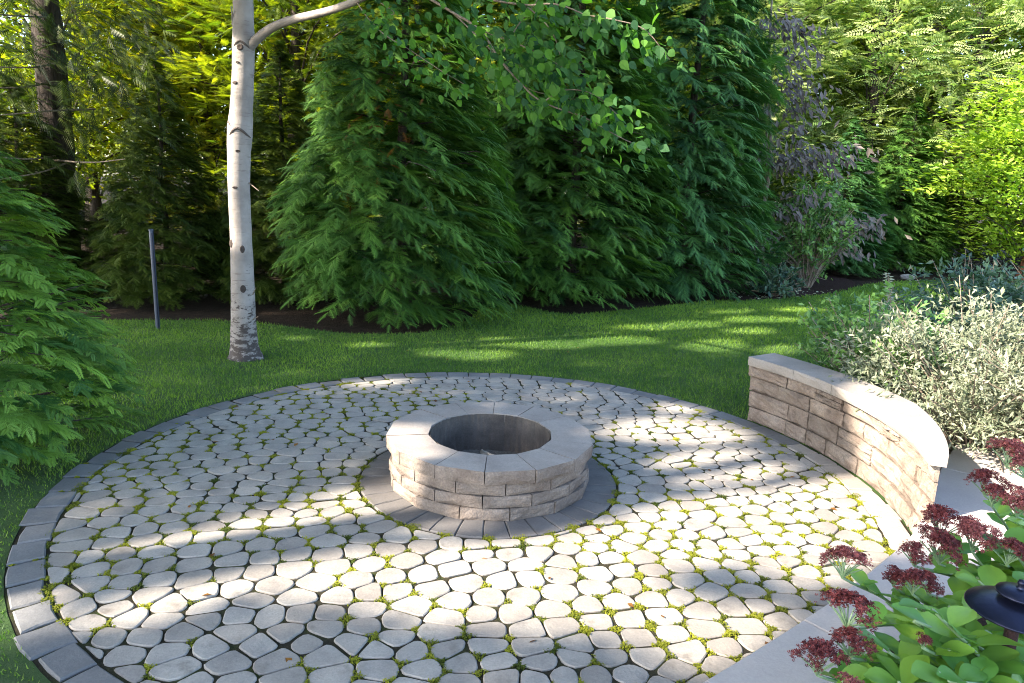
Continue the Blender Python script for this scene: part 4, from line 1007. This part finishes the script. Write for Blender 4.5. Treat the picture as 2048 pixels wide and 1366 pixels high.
fh_d = [f.copy() for f, _ in FHs]; fh_p = [f.copy() for f, _ in FHs]
for f in fh_d: f.materials.append(M['floret'])
for f in fh_p: f.materials.append(M['floret_pink'])
def ray_at(px, py, depth):
    d = ray(px, py); dep = d[1] * math.cos(PITCH) - d[2] * math.sin(PITCH); return np.array([0, 0, H_CAM]) + d * depth / dep
stalks = [  # head pixel, depth, radius in photograph pixels, pink?, plant
    (1690, 1118, 2.10, 52, 1, 0), (1830, 1160, 2.05, 40, 0, 0), (1790, 1150, 2.15, 30, 0, 0), (1700, 1215, 1.85, 62, 0, 0), (1705, 1282, 1.80, 48, 0, 1), (1640, 1312, 1.75, 55, 0, 1), (1700, 1372, 1.65, 38, 1, 1),
    (1885, 1040, 2.35, 55, 0, 2), (1832, 1105, 2.2, 36, 0, 2), (1950, 1065, 2.3, 50, 1, 2), (1885, 1088, 2.25, 55, 0, 2), (1975, 960, 2.6, 42, 0, 3), (1988, 985, 2.5, 35, 0, 3), (2020, 900, 2.8, 45, 1, 4), (2040, 1000, 2.45, 45, 1, 4), (2020, 1098, 2.2, 45, 0, 3),
    (1860, 1165, 2.1, 32, 0, 2), (1848, 1280, 1.75, 22, 0, 5), (2060, 930, 2.7, 45, 1, 4), (1940, 1350, 1.7, 0, 0, 5), (1880, 1330, 1.7, 0, 0, 5), (1990, 1190, 2.05, 0, 0, 6), (2070, 1130, 2.1, 0, 0, 6), (1900, 1200, 2.0, 0, 0, 5), (1960, 1150, 2.1, 0, 0, 6),
    (1780, 1290, 1.8, 0, 0, 1), (1830, 1230, 1.9, 0, 0, 5), (1940, 1240, 1.9, 0, 0, 6), (2030, 1300, 1.8, 0, 0, 6), (1985, 1085, 2.3, 0, 0, 3), (1800, 1350, 1.7, 0, 0, 1), (1900, 1285, 1.8, 0, 0, 5), (2040, 1050, 2.35, 0, 0, 4)]
rs = np.random.default_rng(23)
stalks += [(rs.uniform(1760, 2070), rs.uniform(1190, 1420), rs.uniform(1.65, 1.9), 0, 0, int(rs.choice([1, 5, 5, 6, 6, 0]))) for _ in range(14)]
stalks += [(rs.uniform(1900, 2080), rs.uniform(1010, 1180), rs.uniform(2.15, 2.5), 0, 0, int(rs.choice([2, 3, 4, 6]))) for _ in range(7)]
plants = ['stonecrop with dark maroon heads nearest the pavers', 'stonecrop with dark maroon heads leaning lowest over the slab at the bottom edge', 'stonecrop with several clustered maroon heads in front of the wall end', 'stonecrop with a flat purple head below the silvery shrub',
          'stonecrop with dusty pink heads at the right edge', 'leafy stonecrop with bright green leaves and one small bud', 'leafy stonecrop without heads right behind the path light']
roots = [(1.62, 2.2), (1.45, 1.85), (2.0, 2.35), (2.3, 2.55), (2.75, 2.75), (1.75, 1.95), (2.1, 2.05)]
stalks = [q for q in stalks if not (q[0] > 1905 and q[1] > 1140 and q[2] < 2.06)]
rs = np.random.default_rng(19)
pl = [empty('stonecrop_plant', (x, y, TZ + 0.05), 0, l, 'stonecrop', 'stonecrop plants in the near bed') for (x, y), l in zip(roots, plants)]
for k, (px, py, dep, rpx, pink, pi_) in enumerate(stalks):
    head = ray_at(px, py, dep); b = np.array([*roots[pi_], TZ + 0.05]); b2 = b + np.append(rs.normal(0, 0.05, 2), 0)
    hl = head - b; rl = b2 - b
    R = 0.88 * rpx / FOC * dep
    midp = rl * 0.45 + hl * 0.55 + np.array([0, 0, 0.06]) + np.append(rs.normal(0, 0.03, 2), 0)
    neck = hl - np.array([0, 0, max(0.02, R * 0.9)])
    c = bez([rl, midp, neck], 16)
    stem = link('stem', mesh('sedum_stem', *tube(c, np.linspace(0.0065, 0.004, 16), 6), True), M['stem'], pl[pi_])
    if rpx:
        me_, lob = (fh_p if pink else fh_d)[k % 4], FHs[k % 4][1]
        f = bpy.data.objects.new('flower_head', me_); col.objects.link(f); f.parent = stem
        f.location = hl; f.scale = (R * 1.1, R * 1.1, R * 0.95); f.rotation_euler = (rs.normal(0, .2), rs.normal(0, .2), rs.uniform(0, 6))
        st_ = []
        Rz = Matrix.Rotation(f.rotation_euler.z, 3, 'Z')
        for l_ in lob:
            w = Rz @ Vector((l_[0] * R * 1.1, l_[1] * R * 1.1, 0.0)); st_.append(tube(bez([neck, neck + np.array([w.x * .35, w.y * .35, R * 0.35]), hl + np.array([w.x, w.y, -R * 0.1])], 5), np.linspace(0.003, 0.0018, 5), 4))
        link('flower_stalks', mesh('flower_stalks', *join(st_)), M['stem'], stem)
    nl = 14 if rpx else 18
    for j in range(nl):
        u = 0.18 + 0.80 * j / nl; q = c[int(u * 15)]; a = j * 2.4 + rs.normal(0, .3)
        d = unit(np.array([math.cos(a), math.sin(a), rs.uniform(0.15, 0.65)])); s = rs.uniform(0.072, 0.125) * (0.75 if u > 0.85 and rpx else 1)
        Rr = frames(d[None], np.array([[0, 0, 1.0]]) + rs.normal(0, .2, (1, 3)))[0]
        l = bpy.data.objects.new('leaf', SL[(k + j) % 4]); col.objects.link(l); l.parent = stem
        l.matrix_local = Matrix(((*(Rr[0] * s),), (*(Rr[1] * s),), (*(Rr[2] * s),))).transposed().to_4x4(); l.location = q
def lathe(prof, n=40):
    V = []; F = []
    for r, z in prof:
        for k in range(n): t = 2 * math.pi * k / n; V.append((r * math.cos(t), r * math.sin(t), z))
    for j in range(len(prof) - 1):
        for k in range(n): k2 = (k + 1) % n; F.append((j * n + k, j * n + k2, (j + 1) * n + k2, (j + 1) * n + k))
    return V, F
hat = ray_at(2036, 1204, 1.9); lamp = empty('path_light', (hat[0], hat[1], TZ + 0.05), 0, 'dark metal path light with a wide shallow hat at the bottom right', 'path light')
zt = hat[2] - TZ - 0.05
link('hat', mesh('lamp_hat', *lathe([(0.0, zt + 0.012), (0.045, zt + 0.009), (0.085, zt - 0.004), (0.117, zt - 0.022), (0.120, zt - 0.026), (0.117, zt - 0.027), (0.085, zt - 0.013), (0.03, zt - 0.012), (0.0, zt - 0.012)]), True), M['lamp'], lamp)
link('top_disc', mesh('lamp_top_disc', *lathe([(0.0, zt + 0.042), (0.03, zt + 0.040), (0.054, zt + 0.028), (0.056, zt + 0.023), (0.04, zt + 0.018), (0.018, zt + 0.012), (0.018, zt + 0.0)]), True), M['lamp'], lamp)
link('finial', mesh('lamp_finial', *lathe([(0.0, zt + 0.066), (0.008, zt + 0.063), (0.011, zt + 0.055), (0.007, zt + 0.048), (0.012, zt + 0.040)], 16), True), M['lamp'], lamp)
link('stake', mesh('lamp_stake', *tube([(0, 0, -0.1), (0, 0, 0.1), (0, 0, zt - 0.06), (0, 0, zt - 0.02)], [0.014, 0.017, 0.017, 0.024], 14), True), M['stake'], lamp)

# ------------------------------------------------------------------ unseen shade trees outside the frame, crowns cut open for chosen sun patches
S2 = np.array([sun_vec.x, sun_vec.y]) / sun_vec.z
lit_px = [  # ground outlines where sun patches are wanted
    [(95, 1150), (250, 1092), (430, 1050), (600, 1008), (720, 968), (800, 985), (850, 1050), (720, 1062), (600, 1068), (440, 1096), (300, 1130), (150, 1165)],
    [(150, 1222), (330, 1180), (480, 1150), (620, 1112), (760, 1098), (900, 1090), (1060, 1078), (1240, 1042), (1330, 1005), (1480, 978), (1640, 962), (1760, 985), (1850, 1075), (1790, 1110), (1700, 1165), (1600, 1170), (1500, 1120), (1380, 1128), (1310, 1165),
     (1360, 1215), (1480, 1205), (1580, 1225), (1500, 1320), (1400, 1345), (1300, 1285), (1180, 1262), (1050, 1255), (900, 1235), (760, 1222), (640, 1195), (520, 1180), (400, 1218), (200, 1262)],
    [(1235, 842), (1340, 832), (1450, 850), (1500, 880), (1400, 890), (1290, 878), (1210, 868)], [(1330, 908), (1480, 898), (1580, 935), (1500, 962), (1400, 968), (1325, 962)],
    [(-20, 1160), (60, 1150), (130, 1175), (110, 1225), (40, 1300), (-20, 1310)],
    [(690, 762), (800, 758), (800, 768), (700, 774)], [(1290, 812), (1340, 805), (1420, 822), (1380, 830)],
]
for x, y, w, h in [(960, 710, 70, 10), (1010, 684, 60, 9), (880, 706, 40, 7), (1110, 690, 70, 8), (1240, 682, 80, 8), (1440, 622, 70, 5), (1500, 640, 50, 6), (1550, 640, 50, 5), (1430, 692, 60, 12), (1300, 655, 60, 5), (1390, 648, 60, 5), (1620, 600, 60, 4), (1500, 662, 50, 6), (1600, 620, 50, 4), (740, 690, 30, 5), (600, 676, 30, 3), (1560, 700, 40, 10)]:
    lit_px.append([(x + w * math.cos(t), y + h * math.sin(t)) for t in np.linspace(0, 6.2832, 13)[:-1]])
LIT = [np.array([G(x, y)[:2] for x, y in p]) for p in lit_px]
LIT += [np.array([(-0.62, 3.75), (-0.15, 3.7), (0.02, 4.3), (-0.1, 4.75), (-0.62, 4.8)]), np.array([(2.2, 3.5), (2.1, 4.6), (2.9, 5.05), (3.5, 5.7), (4.4, 6.5), (5.6, 6.9), (7.5, 6.6), (7.5, 4.3), (5.0, 3.75), (3.6, 3.5)])]
for z0_, z1_ in ((1.1, 1.9), (2.3, 3.3), (3.7, 4.6)):
    LIT.append(np.array([(bb[0] - S2[0] * z0_, bb[1] - S2[1] * z0_ - 0.13), (bb[0] - S2[0] * z1_, bb[1] - S2[1] * z1_ - 0.13), (bb[0] - S2[0] * z1_, bb[1] - S2[1] * z1_ + 0.1), (bb[0] - S2[0] * z0_, bb[1] - S2[1] * z0_ + 0.1)]))
def is_lit(P):
    s = P[:, :2] - S2 * P[:, 2:3]; r = np.zeros(len(P), bool)
    for p in LIT: r |= inpoly(s, p)
    return r
trunks = [((-7.2, 0.6), 'unseen shade tree left of the camera, crown shaped for sun gaps'), ((-9.8, 4.6), 'unseen shade tree left of the near cedar, crown shaped for sun gaps'), ((-9.4, 8.4), 'unseen shade tree left of the old fir, crown shaped for sun gaps'), ((-4.6, -2.6), 'unseen shade tree behind the camera, crown shaped for sun gaps'), ((-13.5, 2.5), 'unseen shade tree farthest left, crown shaped for sun gaps')]
rs = np.random.default_rng(55); nc = 5200
Sx = rs.uniform(-5.5, 10.5, nc); Sy = rs.uniform(0.3, 16.2, nc); hh = rs.uniform(5.6, 9.6, nc)
okc = ~((Sy > 11.3) & (Sx < 1.5)) & ~((Sx > 8.5) & (Sy > 13.5))
Sx, Sy, hh = Sx[okc], Sy[okc], hh[okc]
C = np.stack([Sx + S2[0] * hh, Sy + S2[1] * hh, hh], 1)
TC = np.array([t for t, _ in trunks] + [(bb[0], bb[1])])
own = np.argmin(((C[:, None, :2] - TC[None]) ** 2).sum(-1) * np.array([1, 1, 1, 1, 1, 2.2]), 1)
for k in range(len(TC)):
    c = C[own == k]
    if len(c) == 0: continue
    per = 26; ci = np.repeat(np.arange(len(c)), per); N = len(ci)
    P = c[ci] + rs.normal(0, 0.24, (N, 3)); D = unit(rs.normal(0, 1, (N, 3))); sz = rs.uniform(0.10, 0.19, N)
    kk = ~(is_lit(P) | is_lit(P + D * sz[:, None] * 0.5) | is_lit(P + D * sz[:, None])); P, D, sz = P[kk], D[kk], sz[kk]; N = len(P)  # leaves whose shadow would land on a LIT outline are left out
    T, I = soup(LEAF * np.array([1, 1.7, 1]), frames(D, np.array([0, 0, 1.0]) + rs.normal(0, .8, (N, 3))), sz, P, rs.uniform(0, 1, N))
    ctr = np.array([TC[k][0], TC[k][1], 0.0])
    limbs = []
    for i in rs.choice(len(c), min(len(c), 26), False):
        z0 = max(2.2 if k < len(trunks) else 5.6, c[i][2] - 2.5); q = bez([(0, 0, z0), (c[i] - ctr) * np.array([.5, .5, 1]) - np.array([0, 0, 0.7]), c[i] - ctr], 8)
        if is_lit(q + ctr).any(): continue
        limbs.append(tube(q, np.linspace(0.05, 0.012, 8), 6, False))
    if k < len(trunks):
        e = empty('unseen_shade_tree', ctr, 0, trunks[k][1], 'tree', 'unseen shade trees outside the frame, crowns shaped for sun gaps')
        link('trunk', trunk_mesh('shade_trunk', 8.6, 0.2, 0.05, 60 + k, wob=0.1), M['bark'], e)
    else: e = birch
    T = T - ctr if k < len(trunks) else T - bb
    if limbs: link('limbs', mesh('limbs', *join([(([np.array(v) for v in a]), b_) for a, b_ in limbs])), M['bark'] if k < len(trunks) else M['birch'], e)
    link('crown', soup_mesh('shade_crown', T, I), M['shade_leaf'], e)

# ------------------------------------------------------------------ grass, moss
rs = np.random.default_rng(88)
def scatter(n, x0, x1, y0, y1):
    P = np.c_[rs.uniform(x0, x1, n), rs.uniform(y0, y1, n)]; return P
Ps = [scatter(150000, -6.5, 4.5, 4.2, 9.2), scatter(110000, -6.5, 9, 9.2, 13.5), scatter(70000, -1, 14, 13.5, 21), scatter(9000, -3.4, -1.6, 1.8, 4.2)]
hs = []
for i, P in enumerate(Ps):
    ok_ = inpoly(P, lawn_poly) & (np.hypot(P[:, 0] - PC[0], P[:, 1] - PC[1]) > R_PATIO + 0.012) & ~inpoly(P, MBp) & ~inpoly(P, terr_poly)
    pr = project(np.c_[P, np.zeros(len(P))]); ok_ &= (pr[:, 0] > -60) & (pr[:, 0] < 2110) & (pr[:, 1] < 1420)
    ok_ &= np.hypot(P[:, 0] + 2.84, P[:, 1] - 7.42) > 0.2
    ok_ &= ~((P[:, 0] > 2.4) & (P[:, 1] < 6.3) & (P[:, 1] > 3.5))
    Ps[i] = P[ok_]; hs.append(np.full(ok_.sum(), (0.034, 0.042, 0.055, 0.016)[i]))
P = np.concatenate(Ps); h = np.concatenate(hs); N = len(P)
edge = np.clip(1.35 - (np.hypot(P[:, 0] - PC[0], P[:, 1] - PC[1]) - R_PATIO) * 3, 1, 1.3); h = h * rs.uniform(0.55, 1.3, N) * edge
w = np.where(P[:, 1] > 13.5, 0.02, np.where(P[:, 1] > 9.2, 0.011, 0.0065)); a = rs.uniform(0, 6.283, N); ln = rs.normal(0, 0.45, (N, 2)) * h[:, None]
b0 = np.c_[P, np.full(N, -0.004)]; sd = np.c_[np.cos(a) * w / 2, np.sin(a) * w / 2, np.zeros(N)]
T = np.stack([b0 - sd, b0 + sd, b0 + np.c_[ln, h]], 1)
ti = np.clip(0.4 + 0.28 * vnoise(np.c_[P, np.zeros(N)], 1.1, 6) + rs.normal(0, 0.2, N), 0, 1)
tag(link('grass', soup_mesh('grass', T, ti), M['grass']), 'short mown green grass of the lawn', 'grass', kind='stuff')
for k in range(NB):                                                  # and between the left border stones
    a_ = 2 * math.pi * k / NB
    if math.cos(a_) < -0.3:
        for r_ in (R_PATIO - 0.163, R_PATIO - 0.12, R_PATIO - 0.07, R_PATIO - 0.02):
            if rs.random() < 0.4: gaps.append(patio_pt(a_, r_)[:2])
# moss cushions where three pavers meet
gp = np.array(gaps); gp = np.unique(np.round(gp, 3), axis=0)
mk = vnoise(np.c_[gp, np.zeros(len(gp))], 1.1, 17); gp = gp[(mk + rs.normal(0, 0.5, len(gp)) - 0.12 * (gp[:, 1] - 3.6)) > -0.08]
gp = gp[~inpoly(gp, terr_poly)]
pc_ = np.array([q.mean(0) for q in pavers]); PP = []; TI = []; HH = []
for v in gp:
    f = 0.35 + 0.65 * rs.random() ** 1.2; n_ = int(150 * f)
    onb = np.linalg.norm(v - PC) > R_PATIO - 0.155
    q = v + rs.normal(0, 0.007 if onb else 0.024 * f + 0.006, (n_, 2)); q = q[np.linalg.norm(q - v, axis=1) < (0.012 if onb else 0.05)]; out_ = np.ones(len(q), bool)
    near = np.where(((pc_ - v) ** 2).sum(1) < 0.3 ** 2)[0]
    for j in near:
        c_ = pc_[j]; out_ &= ~inpoly(q, c_ + (pavers[j] - c_) * 0.965)
    q = q[out_]; PP.append(q); t0_ = rs.normal(0.5, 0.25); TI.append(np.clip(t0_ + rs.normal(0, 0.15, len(q)), 0, 1)); HH.append(0.010 + 0.009 * f * rs.uniform(0.5, 1.1, len(q)))
P = np.concatenate(PP); ti = np.concatenate(TI); hgt = np.concatenate(HH); N = len(P)
a = rs.uniform(0, 6.283, N); sd = np.c_[np.cos(a), np.sin(a), np.zeros(N)] * 0.0048; b0 = np.c_[P, np.full(N, -0.010)]
T = np.stack([b0 - sd, b0 + sd, b0 + np.c_[rs.normal(0, 0.004, (N, 2)), hgt]], 1)
T2 = np.stack([b0 + sd + np.c_[np.zeros((N, 2)), hgt * .8], b0 - sd + np.c_[np.zeros((N, 2)), hgt * .8], b0 + np.c_[rs.normal(0, 0.007, (N, 2)), hgt * .95]], 1)
tag(link('moss', soup_mesh('moss', np.concatenate([T, T2]), np.concatenate([ti, ti])), M['moss']), 'yellow green moss growing in the joints between the pavers', 'moss', kind='stuff')

rs = np.random.default_rng(101); P = np.array([(x, y, 0.006) for x, y in zip(rs.uniform(-2.6, 2.2, 60), rs.uniform(2.4, 8.6, 60))])
P = P[np.linalg.norm(P[:, :2] - PIT, axis=1) > 0.75]; P = P[~inpoly(P, terr_poly)]; N = len(P); P[:, 2] = np.where(np.linalg.norm(P[:, :2] - PC, axis=1) > R_PATIO, 0.02, 0.006)
T, I = soup(LEAF * np.array([1, 1.3, 1]), frames(rs.normal(0, 1, (N, 3)) * np.array([1, 1, 0.12]), np.array([0, 0, 1.0]) + rs.normal(0, .25, (N, 3))), rs.uniform(0.025, 0.05, N), P, rs.uniform(0, 1, N))
tag(link('fallen_leaves', soup_mesh('fallen_leaves', T, I), M['rust']), 'small brown fallen leaves scattered on the patio and lawn', 'leaves', kind='stuff')

tt = sum(sum(len(p.vertices) - 2 for p in m_.polygons) if len(m_.polygons) < 3000 else len(m_.polygons) for m_ in bpy.data.meshes if m_.users)
print('TRIS', tt, 'OBJ', len(bpy.data.objects), 'PAVERS', len(pavers))
